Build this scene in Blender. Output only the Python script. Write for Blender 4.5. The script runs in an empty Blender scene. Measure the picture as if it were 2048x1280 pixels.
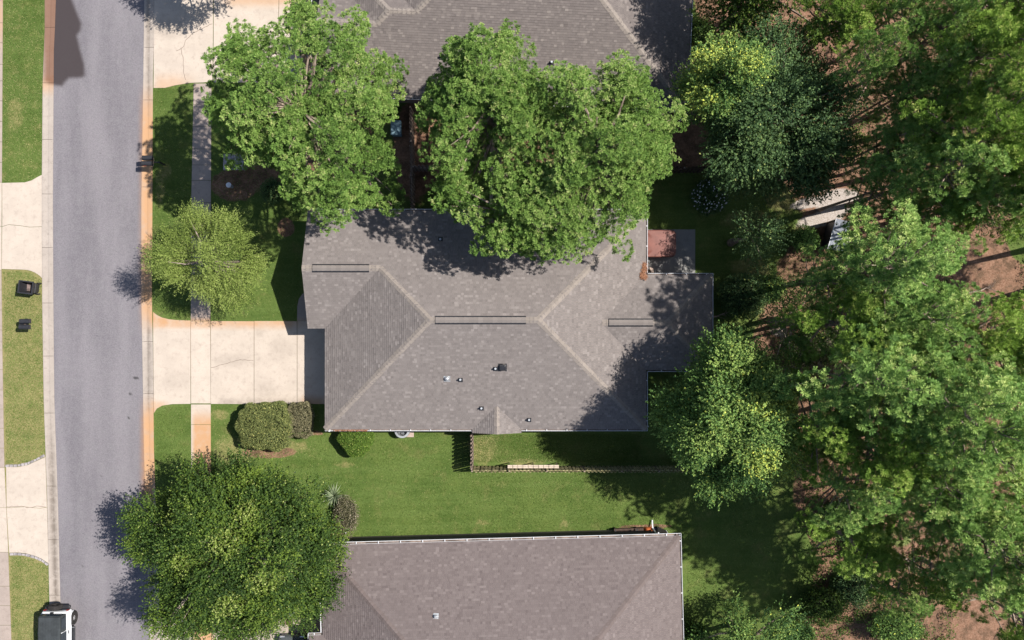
import bpy, math, random
import numpy as np
from mathutils import Vector, Matrix
R = math.radians
# ------------------------------------------------------------------ camera, light, exposure
H = 57.0                                   # drone height above the ground
PX = 32.0                                  # photo pixels per metre on the ground
scene = bpy.context.scene
col = scene.collection
cam_d = bpy.data.cameras.new('camera'); cam = bpy.data.objects.new('camera', cam_d); col.objects.link(cam)
cam.location = (0, 0, H); cam.rotation_euler = (0, 0, 0)
cam_d.sensor_width = 36; cam_d.lens = 36*H/64.0; cam_d.clip_end = 3000
scene.camera = cam
SUN_EL, SUN_AZ = 55.2, 13.3                # azimuth measured from +x towards +y
world = bpy.data.worlds.new('World'); scene.world = world; world.use_nodes = True
wn = world.node_tree; bg = wn.nodes['Background']
sky = wn.nodes.new('ShaderNodeTexSky'); sky.sky_type = 'NISHITA'; sky.sun_disc = False
sky.sun_elevation = R(SUN_EL); sky.sun_rotation = R(90 - SUN_AZ)
sky.air_density = 1.0; sky.dust_density = 1.0; sky.ozone_density = 1.0
wn.links.new(sky.outputs[0], bg.inputs[0]); bg.inputs[1].default_value = 0.076
sd = bpy.data.lights.new('sun', 'SUN'); sd.energy = 4.6; sd.angle = R(0.55); sd.color = (1.0, 0.962, 0.90)
sun = bpy.data.objects.new('sun', sd); col.objects.link(sun)
sv = Vector((math.cos(R(SUN_EL))*math.cos(R(SUN_AZ)), math.cos(R(SUN_EL))*math.sin(R(SUN_AZ)), math.sin(R(SUN_EL))))
sun.rotation_euler = sv.to_track_quat('Z', 'Y').to_euler(); sun.location = (40, 10, 60)
scene.view_settings.view_transform = 'Standard'; scene.view_settings.look = 'None'
scene.view_settings.exposure = 1.0; scene.view_settings.gamma = 1.0
scene.view_settings.use_curve_mapping = False

# ------------------------------------------------------------------ helpers
def G(px, py, z=0.0):
    """point of the place at height z that the survey picture shows at px, py"""
    k = (H - z)/H/PX
    return ((px-1024)*k, (640-py)*k, z)
def tag(o, label=None, cat=None, group=None, kind=None):
    if label: o['label'] = label
    if cat: o['category'] = cat
    if group: o['group'] = group
    if kind: o['kind'] = kind
    return o
def empty(name, loc, label=None, cat=None, group=None, kind=None, rz=0):
    o = bpy.data.objects.new(name, None); col.objects.link(o)
    o.location = loc; o.rotation_euler.z = rz; o.empty_display_size = 0.2
    return tag(o, label, cat, group, kind)
def link(name, me, m=None, parent=None):
    if m is not None and not me.materials: me.materials.append(m)
    o = bpy.data.objects.new(name, me); col.objects.link(o)
    if parent is not None: o.parent = parent
    return o
def npmesh(name, V, F, attrs=None, smooth=False):
    """V (n,3); F (m,k) faces; attrs {name:(domain, array)}"""
    V = np.asarray(V, dtype=np.float32); F = np.asarray(F, dtype=np.int32)
    me = bpy.data.meshes.new(name)
    me.vertices.add(len(V)); me.vertices.foreach_set('co', V.ravel())
    k = F.shape[1]
    me.loops.add(F.size); me.loops.foreach_set('vertex_index', F.ravel())
    me.polygons.add(len(F)); me.polygons.foreach_set('loop_start', np.arange(0, F.size, k, dtype=np.int32))
    me.update(calc_edges=True)
    for n, (dom, a) in (attrs or {}).items():
        at = me.attributes.new(n, 'FLOAT', dom); at.data.foreach_set('value', np.asarray(a, dtype=np.float32))
    if smooth: me.polygons.foreach_set('use_smooth', np.ones(len(F), dtype=bool))
    return me
class MB:
    """collects shapes into one mesh"""
    def __init__(s): s.v = []; s.f = []; s.a = []
    def add(s, vs, fs, a=0.0):
        b = len(s.v); s.v += [tuple(v) for v in vs]; s.f += [tuple(b+i for i in f) for f in fs]; s.a += [a]*len(fs); return s
    def box(s, c, d, rz=0, rx=0, ry=0, taper=1.0, a=0.0):
        M = Matrix.Translation(c) @ Matrix.Rotation(rz, 4, 'Z') @ Matrix.Rotation(ry, 4, 'Y') @ Matrix.Rotation(rx, 4, 'X')
        x, y, z = d[0]/2, d[1]/2, d[2]/2; t = taper
        vs = [(-x,-y,-z),(x,-y,-z),(x,y,-z),(-x,y,-z),(-x*t,-y*t,z),(x*t,-y*t,z),(x*t,y*t,z),(-x*t,y*t,z)]
        return s.add([M @ Vector(v) for v in vs], [(0,3,2,1),(4,5,6,7),(0,1,5,4),(1,2,6,5),(2,3,7,6),(3,0,4,7)], a)
    def bevbox(s, c, d, b=0.02, rz=0, M=None, a=0.0):
        x, y, z = d[0]/2, d[1]/2, d[2]/2
        M0 = Matrix.Translation(c) @ Matrix.Rotation(rz, 4, 'Z') if M is None else M
        rings = []
        for zz, i in ((-z, b), (-z+b, 0), (z-b, 0), (z, b)):
            X, Y = x-i, y-i
            rings.append([(-X,-Y+b,zz),(-X+b,-Y,zz),(X-b,-Y,zz),(X,-Y+b,zz),(X,Y-b,zz),(X-b,Y,zz),(-X+b,Y,zz),(-X,Y-b,zz)])
        vs = [M0 @ Vector(v) for r in rings for v in r]
        fs = [tuple(range(7,-1,-1)), tuple(range(24,32))]
        for k in range(3):
            for i in range(8):
                j = (i+1) % 8; fs.append((k*8+i, k*8+j, k*8+8+j, k*8+8+i))
        return s.add(vs, fs, a)
    def loft(s, rings, caps=True, a=0.0):
        n = len(rings[0]); vs = [v for r in rings for v in r]; fs = []
        for k in range(len(rings)-1):
            for i in range(n):
                j = (i+1) % n; fs.append((k*n+i, k*n+j, k*n+n+j, k*n+n+i))
        if caps: fs += [tuple(range(n-1,-1,-1)), tuple(range((len(rings)-1)*n, len(rings)*n))]
        return s.add(vs, fs, a)
    def tube(s, pts, rad, n=8, a=0.0):
        pts = [Vector(p) for p in pts]; rings = []
        if not hasattr(rad, '__len__'): rad = [rad]*len(pts)
        for i, p in enumerate(pts):
            d = (pts[min(i+1, len(pts)-1)] - pts[max(i-1, 0)]).normalized()
            ref = Vector((0,0,1)) if abs(d.z) < .9 else Vector((1,0,0))
            u = d.cross(ref).normalized(); w = d.cross(u)
            rings.append([p + (u*math.cos(t) - w*math.sin(t))*rad[i] for t in [2*math.pi*k/n for k in range(n)]])
        return s.loft(rings, a=a)
    def cyl(s, c, r, h, n=16, r2=None, a=0.0):
        return s.tube([(c[0],c[1],c[2]), (c[0],c[1],c[2]+h)], [r, r if r2 is None else r2], n, a)
    def poly(s, pts, z0, z1, a=0.0):
        n = len(pts); A = sum(pts[i][0]*pts[(i+1)%n][1]-pts[(i+1)%n][0]*pts[i][1] for i in range(n))
        if A < 0: pts = pts[::-1]
        vs = [(p[0],p[1],z0) for p in pts] + [(p[0],p[1],z1) for p in pts]
        return s.add(vs, [tuple(range(n-1,-1,-1)), tuple(range(n,2*n))] + [(i,(i+1)%n,n+(i+1)%n,n+i) for i in range(n)], a)
    def mesh(s, name, smooth=False, attr=None):
        me = bpy.data.meshes.new(name); me.from_pydata(s.v, [], s.f); me.update()
        if attr: me.attributes.new(attr, 'FLOAT', 'FACE').data.foreach_set('value', s.a)
        if smooth:
            me.polygons.foreach_set('use_smooth', [True]*len(s.f))
            try: me.set_sharp_from_angle(angle=R(40))
            except Exception: pass
        return me
    def build(s, name, m, parent=None, smooth=False, attr=None): return link(name, s.mesh(name, smooth, attr), m, parent)

# ------------------------------------------------------------------ materials
class NT:
    def __init__(s, name, rough=0.8, spec=0.3, metal=0.0):
        s.m = bpy.data.materials.new(name); s.m.use_nodes = True; s.t = s.m.node_tree; s.b = s.t.nodes['Principled BSDF']
        s.b.inputs['Roughness'].default_value = rough; s.b.inputs['Specular IOR Level'].default_value = spec; s.b.inputs['Metallic'].default_value = metal
        s.geo = s.t.nodes.new('ShaderNodeNewGeometry').outputs['Position']
    def n(s, typ): return s.t.nodes.new(typ)
    def put(s, sock, v):
        if hasattr(v, 'links') or hasattr(v, 'is_output'): s.t.links.new(v, sock)
        else: sock.default_value = v
    def noise(s, scale, detail=4, rough=.55, stretch=None, dist=0.0):
        nn = s.n('ShaderNodeTexNoise'); vec = s.geo
        if stretch:
            mp = s.n('ShaderNodeMapping'); mp.inputs['Scale'].default_value = stretch; s.put(mp.inputs[0], vec); vec = mp.outputs[0]
        s.put(nn.inputs['Vector'], vec); nn.inputs['Scale'].default_value = scale; nn.inputs['Detail'].default_value = detail
        nn.inputs['Roughness'].default_value = rough; nn.inputs['Distortion'].default_value = dist
        return nn.outputs['Fac']
    def attr(s, name): a = s.n('ShaderNodeAttribute'); a.attribute_name = name; return a.outputs['Fac']
    def rnd(s): return s.n('ShaderNodeObjectInfo').outputs['Random']
    def mr(s, v, a, b, c=0.0, d=1.0, smooth=True):
        n = s.n('ShaderNodeMapRange'); n.interpolation_type = 'SMOOTHSTEP' if smooth else 'LINEAR'
        s.put(n.inputs[0], v)
        for i, x in enumerate((a, b, c, d)): n.inputs[i+1].default_value = x
        return n.outputs[0]
    def math(s, op, a, b=0.0):
        n = s.n('ShaderNodeMath'); n.operation = op; s.put(n.inputs[0], a); s.put(n.inputs[1], b); return n.outputs[0]
    def mix(s, f, a, b, mode='MIX'):
        n = s.n('ShaderNodeMix'); n.data_type = 'RGBA'; n.blend_type = mode
        s.put(n.inputs[0], f)
        for k, v in ((6, a), (7, b)):
            if isinstance(v, tuple): v = (*v, 1.0) if len(v) == 3 else v
            s.put(n.inputs[k], v)
        return n.outputs[2]
    k = .79                                 # overall reflectance level of everything built, set against the exposure
    def color(s, c):
        c = s.mix(1.0, c, (s.k, s.k, s.k), 'MULTIPLY')
        s.put(s.b.inputs['Base Color'], c); return s
    def bump(s, h, strength=.5, dist=.02):
        b = s.n('ShaderNodeBump'); s.put(b.inputs['Height'], h); b.inputs['Strength'].default_value = strength; b.inputs['Distance'].default_value = dist
        s.put(s.b.inputs['Normal'], b.outputs[0]); return s
def scl(c, k): return tuple(x*k for x in c)
def plain(name, c, rough=.6, spec=.4, metal=0.0, var=.12, scale=6.0, bump=0.0):
    t = NT(name, rough, spec, metal); f = t.noise(scale, 5)
    t.color(t.mix(t.mr(f, .3, .7), scl(c, 1-var), scl(c, 1+var)))
    if bump: t.bump(t.noise(scale*6, 3), bump, .01)
    return t.m
M = {}
def m_asphalt():
    t = NT('asphalt', .85, .25)
    c = t.mix(t.mr(t.noise(.45, 4, .55, (1.6, .25, 1)), .3, .7), (.140,.126,.140), (.197,.178,.192))
    c = t.mix(t.mr(t.noise(2.2, 4), .35, .75, 0, .35), c, (.20,.19,.195))
    g = t.noise(16, 3, .8); c = t.mix(t.mr(g, .32, .68), t.mix(.17, c, (.03,.03,.033)), t.mix(.12, c, (.42,.40,.40)))
    c = t.mix(t.mr(t.noise(5.5, 2), .70, .76, 0, .5), c, (.06,.055,.055))
    c = t.mix(t.math('MULTIPLY', t.attr('rust'), t.mr(t.noise(3, 4), .2, .6, .5, 1)), c, (.30,.165,.095))
    c = t.mix(t.math('MULTIPLY', t.attr('dark_patch'), 0.94), c, (.040,.030,.031))
    c = t.mix(t.attr('oil'), c, (.03,.028,.028))
    t.color(c); t.bump(t.noise(30, 3, .7), .5, .01); return t.m
def m_concrete(name, base, dark, rustc=(.44,.255,.135)):
    t = NT(name, .85, .25)
    c = t.mix(t.mr(t.noise(.9, 5), .3, .7), scl(base, .93), scl(base, 1.05))
    c = t.mix(t.mr(t.noise(3.5, 6, .7), .48, .75, 0, .7), c, dark)
    c = t.mix(t.mr(t.noise(18, 3, .7), .3, .7, 0, .22), c, dark)
    c = t.mix(t.mr(t.rnd(), 0, 1, 0, .16, False), c, dark)
    c = t.mix(t.math('MULTIPLY', t.attr('dirt'), t.mr(t.noise(2.5, 6, .7), .3, .6, .25, .85)), c, (.16,.13,.105))
    c = t.mix(t.math('MULTIPLY', t.attr('rust'), t.mr(t.noise(1.6, 5, .6), .22, .55, .55, 1)), c, rustc)
    c = t.mix(t.math('MULTIPLY', t.attr('dark_patch'), .8), c, (.15,.058,.026))
    t.color(c); t.bump(t.noise(25, 4, .7), .3, .01); return t.m
def m_ground():
    t = NT('grass_and_straw_ground', .95, .1)
    n1 = t.noise(.35, 4); n2 = t.noise(1.6, 5, .65); n3 = t.noise(9, 5, .75); n4 = t.noise(30, 2, .7)
    g = t.mix(t.mr(n1, .35, .65), (.070,.117,.024), (.108,.155,.036))
    g = t.mix(t.mr(n2, .42, .72, 0, .6), g, (.145,.185,.045))
    g = t.mix(t.mr(t.noise(1.1, 3, .5, (.18, 2.0, 1)), .42, .62, 0, .45), g, (.135,.190,.050))
    g = t.mix(t.mr(t.noise(.8, 5, .65), .52, .72, 0, .55), g, (.175,.165,.062))
    g = t.mix(t.mr(n3, .35, .7, 0, .5), g, (.038,.066,.014))
    g = t.mix(t.mr(n4, .5, .8, 0, .5), g, (.18,.20,.08))
    d = t.mix(t.mr(n3, .3, .7), (.33,.27,.125), (.20,.185,.07))
    dm = t.mr(t.math('ADD', t.attr('dry'), t.math('MULTIPLY', t.math('SUBTRACT', n2, .5), 1.5)), .35, 1.0)
    g = t.mix(t.math('MULTIPLY', dm, .8), g, d)
    s = t.mix(t.mr(n3, .3, .7), (.17,.085,.050), (.32,.190,.128))
    s = t.mix(t.mr(n2, .4, .65, 0, .75), s, (.075,.050,.030))
    s = t.mix(t.mr(t.noise(22, 3, .8), .55, .75, 0, .6), s, (.46,.33,.24))
    sm = t.mr(t.math('ADD', t.attr('straw'), t.math('MULTIPLY', t.math('SUBTRACT', n2, .5), 1.1)), .38, .62)
    c = t.mix(sm, g, s)
    p = t.mix(t.mr(n3, .3, .7), (.50,.44,.40), (.30,.25,.21))
    c = t.mix(t.mr(t.math('ADD', t.attr('sand'), t.math('MULTIPLY', t.math('SUBTRACT', n2, .5), .9)), .35, .7), c, p)
    t.color(c); t.bump(t.noise(14, 5, .8), 1.0, .05); return t.m
def m_leaf(name, dark, mid, light, tip=None, trans=.22, rough=.55, k=1.05):
    t = NT(name, rough, .10); t.k = k; a = t.attr('tint')
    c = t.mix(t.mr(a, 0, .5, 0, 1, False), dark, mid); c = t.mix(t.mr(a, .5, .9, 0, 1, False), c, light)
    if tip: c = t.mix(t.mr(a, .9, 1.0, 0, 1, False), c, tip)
    t.color(c)
    tr = t.n('ShaderNodeBsdfTranslucent'); t.put(tr.inputs[0], t.mix(.5, c, (.22,.36,.04)))
    ms = t.n('ShaderNodeMixShader'); ms.inputs[0].default_value = trans
    t.t.links.new(t.b.outputs[0], ms.inputs[1]); t.t.links.new(tr.outputs[0], ms.inputs[2])
    t.t.links.new(ms.outputs[0], t.n('ShaderNodeOutputMaterial').inputs[0]) if False else t.t.links.new(ms.outputs[0], t.t.nodes['Material Output'].inputs[0])
    return t.m
def m_shingle(name, base, light, dark):
    t = NT(name, .9, .18); a = t.attr('tint')
    c = t.mix(t.mr(a, 0, .5, 0, 1, False), dark, base); c = t.mix(t.mr(a, .5, 1, 0, 1, False), c, light)
    c = t.mix(t.mr(t.noise(.45, 4, .5), .35, .75, 0, .22), c, scl(base, .84))
    c = t.mix(t.mr(t.noise(24, 3, .8), .3, .7, 0, .30), c, scl(base, .55))
    t.color(c); t.bump(t.noise(45, 2, .7), .3, .006); return t.m
def m_cap(name, base):
    t = NT(name, .9, .18)
    c = t.mix(t.mr(t.rnd(), 0, 1, 0, 1, False), scl(base, .88), scl(base, 1.06))
    c = t.mix(t.mr(t.noise(24, 3, .8), .3, .7, 0, .3), c, scl(base, .6)); t.color(c); return t.m
M['asphalt'] = m_asphalt()
M['concrete'] = m_concrete('driveway_concrete', (.50,.425,.355), (.34,.28,.235))
M['kerb'] = m_concrete('kerb_concrete', (.40,.345,.30), (.25,.21,.18))
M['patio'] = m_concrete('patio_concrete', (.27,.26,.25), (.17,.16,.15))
M['walk'] = m_concrete('sidewalk_concrete', (.36,.295,.255), (.23,.18,.155))
M['joint'] = plain('joint_soil', (.075,.055,.04), .95, .1)
M['ground'] = m_ground()
M['cobble'] = plain('cobble_stone', (.30,.27,.27), .9, .2, var=.35, scale=5)
M['shingle'] = m_shingle('grey_shingle', (.192,.167,.157), (.282,.248,.232), (.132,.114,.108))
M['shingle_n'] = m_shingle('north_shingle', (.168,.143,.134), (.262,.226,.205), (.110,.094,.089))
M['shingle_s'] = m_shingle('brown_shingle', (.160,.130,.125), (.222,.185,.176), (.098,.077,.075))
M['cap'] = m_cap('tan_ridge_cap', (.262,.224,.196)); M['cap_vent'] = m_cap('grey_vent_cap', (.215,.187,.172)); M['cap_s'] = m_cap('brown_ridge_cap', (.150,.118,.110))
M['white'] = plain('white_metal', (.66,.66,.68), .4, .5, var=.05)
M['trough'] = plain('gutter_inside', (.16,.12,.10), .9, .1, var=.5, scale=2)
M['fascia'] = plain('pinkish_fascia', (.42,.33,.28), .7, .3)
M['siding'] = plain('tan_brick_wall', (.24,.18,.14), .9, .2)
M['siding_s'] = plain('dark_brick_wall', (.10,.085,.075), .9, .2)
M['glass'] = plain('window_glass', (.03,.04,.05), .08, .6)
M['black'] = plain('black_plastic', (.022,.022,.026), .5, .4, var=.2)
M['blackm'] = plain('black_metal', (.018,.018,.02), .4, .5)
M['rubber'] = plain('tyre_rubber', (.030,.027,.026), .9, .2, var=.25)
M['silver'] = plain('silver_metal', (.55,.55,.56), .35, .5, .6)
M['galv'] = plain('galvanised_metal', (.42,.44,.46), .45, .5, .3)
M['carwhite'] = plain('white_car_paint', (.72,.73,.75), .22, .6, var=.02)
M['softtop'] = plain('grey_soft_top', (.040,.045,.048), .9, .2, var=.18, scale=3)
M['carsilver'] = plain('grey_car_paint', (.12,.13,.14), .25, .6, .3, var=.03)
M['red'] = plain('red_plastic', (.20,.015,.012), .3, .5)
M['picket'] = plain('mossy_picket_wood', (.36,.32,.17), .95, .1, var=.45, scale=3, bump=.4)
M['oldwood'] = plain('weathered_wood', (.26,.20,.16), .95, .1, var=.3, scale=4, bump=.4)
M['palewood'] = plain('pale_new_wood', (.50,.41,.33), .85, .2, var=.15, scale=6)
M['brownwood'] = plain('dark_brown_wood', (.07,.045,.035), .9, .2, var=.3)
M['bark'] = plain('pine_bark', (.27,.21,.165), .95, .1, var=.4, scale=4, bump=.6)
M['barkpale'] = plain('pale_bark', (.30,.24,.20), .95, .1, var=.3, scale=4, bump=.4)
M['deadwood'] = plain('dead_wood', (.34,.26,.21), .95, .1, var=.3, scale=5)
M['cover'] = plain('red_brown_vinyl_cover', (.18,.062,.045), .5, .35, var=.14, scale=2)
M['tubside'] = plain('hot_tub_cabinet', (.07,.05,.045), .7, .3)
M['litter'] = plain('orange_pine_straw', (.27,.13,.075), .95, .1, var=.4, scale=12)
M['orange'] = plain('orange_cloth', (.62,.16,.05), .8, .2)
M['clay'] = plain('clay_pot', (.36,.24,.18), .85, .2)
M['blue'] = plain('pale_blue_plastic', (.16,.25,.29), .6, .3)
M['stone'] = plain('pale_tan_stone', (.40,.31,.26), .9, .2)
M['corrug'] = plain('corrugated_metal', (.34,.36,.40), .5, .4, .3, var=.15, scale=1.5)
M['ac'] = plain('grey_ac_metal', (.30,.31,.32), .5, .4)
M['flower'] = plain('white_flower', (.75,.72,.72), .7, .2)
# crowns: name -> dark, mid, light, tip
M['pine'] = m_leaf('pine_needles', (.028,.060,.016), (.108,.188,.038), (.212,.305,.076), (.36,.38,.15), k=1.08)
M['pine_f'] = m_leaf('forest_pine_needles', (.024,.052,.018), (.102,.182,.044), (.235,.318,.088), (.38,.42,.15), k=1.5)
M['pine_y'] = m_leaf('yellow_green_pine', (.030,.064,.014), (.116,.196,.030), (.222,.312,.062), (.38,.40,.12), k=1.22)
M['myrtle'] = m_leaf('light_willow_leaves', (.066,.098,.022), (.165,.220,.048), (.260,.315,.085), (.38,.38,.15), k=.98)
M['oak'] = m_leaf('oak_leaves', (.018,.036,.012), (.055,.100,.022), (.140,.200,.030), (.36,.40,.13), k=.86)
M['oak_d'] = m_leaf('dark_broad_leaves', (.018,.038,.018), (.050,.092,.036), (.115,.175,.060), (.30,.32,.10))
M['oak_y'] = m_leaf('yellow_tipped_leaves', (.022,.050,.018), (.078,.142,.036), (.195,.262,.066), (.46,.48,.08), k=1.25)
M['privet'] = m_leaf('hedge_leaves', (.050,.062,.022), (.135,.155,.055), (.260,.265,.085), (.44,.40,.14))
M['privet_b'] = m_leaf('brown_hedge_leaves', (.070,.064,.036), (.165,.150,.085), (.270,.235,.135), (.40,.33,.22))
M['round'] = m_leaf('round_shrub_leaves', (.030,.060,.012), (.085,.145,.024), (.190,.260,.045), (.44,.44,.15))
M['mauve'] = m_leaf('mauve_shrub_leaves', (.070,.055,.038), (.130,.120,.065), (.240,.205,.160), (.42,.33,.28))
M['palm'] = m_leaf('palmetto_leaves', (.045,.070,.022), (.115,.150,.040), (.220,.250,.090))
M['yucca'] = m_leaf('yucca_leaves', (.10,.13,.075), (.19,.225,.135), (.30,.33,.21))
M['blade'] = m_leaf('grass_blades', (.052,.090,.016), (.104,.158,.032), (.185,.235,.070), (.36,.33,.15), .15, .8, k=.79)

# ------------------------------------------------------------------ fields painted on surfaces (stains, wear, litter, a dark patch)
def sdf(P, poly):
    """signed distance (m), negative inside"""
    P = np.asarray(P, float); q = np.asarray(poly, float); n = len(q)
    d = np.full(len(P), 1e9); ins = np.zeros(len(P), bool)
    for i in range(n):
        a, b = q[i], q[(i+1) % n]; e = b-a; w = P-a
        t = np.clip((w@e)/max(e@e, 1e-9), 0, 1); r = w - t[:,None]*e
        d = np.minimum(d, np.hypot(r[:,0], r[:,1]))
        c = (a[1] > P[:,1]) != (b[1] > P[:,1])
        with np.errstate(divide='ignore', invalid='ignore'):
            xi = a[0] + (P[:,1]-a[1])/(b[1]-a[1]+1e-12)*e[0]
        ins ^= c & (P[:,0] < xi)
    return np.where(ins, -d, d)
def gp(pts): return [G(x, y)[:2] for x, y in pts]
def ss(x, a, b): t = np.clip((x-a)/(b-a), 0, 1); return t*t*(3-2*t)
def ell(P, px, py, rx, ry, rot=0):
    cx, cy, _ = G(px, py); x = P[:,0]-cx; y = P[:,1]-cy; c, s = math.cos(R(rot)), math.sin(R(rot))
    u = (x*c+y*s)/(rx/PX); v = (-x*s+y*c)/(ry/PX); return 1 - ss(np.hypot(u, v), .45, 1.15)
DARK_PATCH = gp([(84,-200),(110,-200),(142,-10),(154,20),(165,48),(163,62),(156,72),(162,98),(171,130),(172,152),(165,157),(140,158),(132,165),(126,174),(112,173),(100,170),(86,165)])  # outline of the dark patch across the street edge and left gutter
def f_rust(P):
    P = np.asarray(P)[:, :2]; px = P[:,0]*PX+1024; py = 640-P[:,1]*PX
    a = ss(px, 272, 290)*(1-ss(px, 310, 314))*ss(py, 150, 250)*(1-ss(py, 600, 680))          # right gutter, north
    b = ss(px, 274, 292)*(1-ss(px, 309, 312))*ss(py, 780, 850)*(1-ss(py, 985, 1060))          # right gutter, south
    c = ss(px, 383, 386)*(1-ss(px, 423, 426))*ss(py, 812, 850)                               # walk beyond the driveway
    d = (1-ss(np.abs(py-646), 3, 15))*ss(px, 300, 330)*(1-ss(px, 560, 640))                  # top edge of driveway
    e = ss(px, 300, 306)*(1-ss(px, 318, 345))*((1-ss(np.abs(py-640), 0, 22))+(1-ss(np.abs(py-812), 0, 16)))
    f = (1-ss(px, 4, 9))*(1-ss(py, 40, 120))
    g = ss(px, 600, 606)*ss(py, 785, 806)*.6
    h = ss(py, 138, 168)*ss(px, 305, 320)*(1-ss(px, 345, 410))*(1-ss(py, 176, 180))*.55
    k = (1-ss(np.abs(py-170), 0, 30))*(1-ss(px, 106, 112))*.6*ss(px, 80, 84)
    l = (1-ss(py, 0, 22))*ss(px, 430, 470)*.7
    return np.clip(a+b+c+d*.8+e*.7+f*.7+g+h+k+l, 0, 1)
def f_dark_patch(P):
    P = np.asarray(P)[:, :2]; return 1 - ss(sdf(P, DARK_PATCH), -.20, .10)
def f_dirt(P):
    P = np.asarray(P)[:, :2]; px = P[:,0]*PX+1024; py = 640-P[:,1]*PX
    a = (1-ss(np.abs(px-(297+np.maximum(0,(py-900))*.03)), 0, 5))*.9
    b = ss(py, 760, 1000)*(1-ss(px, 122, 126))*ss(px, 84, 92)*(1-ss(np.abs(px-(100+(py-800)*.03)), 2, 7))
    c = ss(py, 790, 806)*ss(px, 430, 450)*(1-ss(px, 640, 650))*.6
    d = ell(P, 520, 665, 10, 8)*.4+ell(P, 470, 720, 60, 16)*.25+ell(P, 350, 760, 30, 22)*.2+ell(P, 340, 60, 40, 20)*.3+ell(P, 560, 700, 30, 30)*.2+ell(P, 535, 780, 26, 18)*.3+ell(P, 430, 930, 30, 30)
    return np.clip(a+b+c+d, 0, 1)
def f_oil(P):
    P = np.asarray(P)[:, :2]
    return np.clip(ell(P, 261, 787, 3.2, 3.2)+ell(P, 272, 756, 7, 2.2, 8)+ell(P, 258, 835, 2.2, 2.2)+ell(P, 203, 953, 1.5, 1.5)+.7*ell(P, 167, 1132, 2, 2), 0, 1)
SFIELDS = {'rust': f_rust, 'dark_patch': f_dark_patch, 'dirt': f_dirt}

def clip_half(poly, n, c):
    out = []
    for i in range(len(poly)):
        a, b = poly[i], poly[(i+1) % len(poly)]
        da = a[0]*n[0]+a[1]*n[1]-c; db = b[0]*n[0]+b[1]*n[1]-c
        if da <= 0: out.append(a)
        if (da < 0 < db) or (db < 0 < da):
            t = da/(da-db); out.append((a[0]+(b[0]-a[0])*t, a[1]+(b[1]-a[1])*t))
    return out
def clip_rect(poly, x0, x1, y0, y1):
    for n, c in (((-1,0),-x0), ((1,0),x1), ((0,-1),-y0), ((0,1),y1)):
        poly = clip_half(poly, n, c)
        if len(poly) < 3: return []
    return poly
def sheet(name, poly, z0, z1, cell, m, parent=None, fields=SFIELDS, edge=.012):
    """solid slab: gridded top (so that stains can be painted on it) and side walls"""
    xs = [p[0] for p in poly]; ys = [p[1] for p in poly]
    A = sum(poly[i][0]*poly[(i+1)%len(poly)][1]-poly[(i+1)%len(poly)][0]*poly[i][1] for i in range(len(poly)))
    if A < 0: poly = poly[::-1]
    nx = max(1, math.ceil((max(xs)-min(xs))/cell)); ny = max(1, math.ceil((max(ys)-min(ys))/cell))
    V, F, idx = [], [], {}
    def vi(p, z):
        k = (round(p[0], 4), round(p[1], 4), z)
        if k not in idx: idx[k] = len(V); V.append((p[0], p[1], z))
        return idx[k]
    gx = [min(xs)+(max(xs)-min(xs))*i/nx for i in range(nx+1)]; gy = [min(ys)+(max(ys)-min(ys))*i/ny for i in range(ny+1)]
    for i in range(nx):
        for j in range(ny):
            q = clip_rect(poly, gx[i], gx[i+1], gy[j], gy[j+1])
            if len(q) >= 3:
                f = [vi(p, z1) for p in q]; f = [f[k] for k in range(len(f)) if f[k] != f[k-1]]
                if len(f) >= 3: F.append(tuple(f))
    n = len(poly); b = len(V)
    V += [(p[0], p[1], z0) for p in poly] + [(p[0], p[1], z1) for p in poly]
    F += [(b+i, b+(i+1)%n, b+n+(i+1)%n, b+n+i) for i in range(n)]
    me = bpy.data.meshes.new(name); me.from_pydata(V, [], F); me.update()
    for k, fn in fields.items():
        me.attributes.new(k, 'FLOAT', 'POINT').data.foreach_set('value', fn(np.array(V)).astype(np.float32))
    return link(name, me, m, parent)
def lerp(a, b, t): return a+(b-a)*t
def pl(pts, y):
    """x on a polyline given as (y, x) pairs, extended at its ends"""
    if y <= pts[0][0]: a, b = pts[0], pts[1]
    elif y >= pts[-1][0]: a, b = pts[-2], pts[-1]
    else:
        for a, b in zip(pts, pts[1:]):
            if a[0] <= y <= b[0]: break
    t = (y-a[0])/(b[0]-a[0])
    if y < pts[0][0] or y > pts[-1][0]: t = max(-3, min(4, t))
    return lerp(a[1], b[1], t)

# ------------------------------------------------------------------ ground
gx = np.concatenate([[-420,-200,-110,-70,-48], np.arange(-34, 34.01, .16), [48,70,110,200,420]])
gy = np.concatenate([[-420,-200,-110,-60,-36], np.arange(-22, 22.01, .16), [36,60,110,200,420]])
XX, YY = np.meshgrid(gx, gy); P2 = np.stack([XX.ravel(), YY.ravel()], 1)
rng = np.random.default_rng(3)
wood = gp([(1395,-900),(1395,60),(1375,330),(1560,345),(1610,430),(1560,520),(1530,620),(1500,700),(1600,780),(1590,1000),(1640,1120),(1600,1290),(1700,2600),(9000,2600),(9000,-900)])
straw = 1-ss(sdf(P2, wood), -.6, .8)
for e in [(830,300,55,130),(880,280,60,110),(1140,300,200,100),(572,455,22,24),(470,370,60,40),(560,300,120,110),(1330,290,70,80),(700,300,60,110),(540,905,70,14),(1290,1054,70,7,2),(630,866,24,5),(650,1075,60,14)]:
    straw = np.maximum(straw, ell(P2, *e))
for e in [(1440,470,170,70),(1700,1160,50,50),(2056,480,50,60)]: straw *= 1-ell(P2, *e)
dry = .50*(P2[:,0] < -29)*(P2[:,1] < 4)+.36*(P2[:,0] < -29)*1.0
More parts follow.
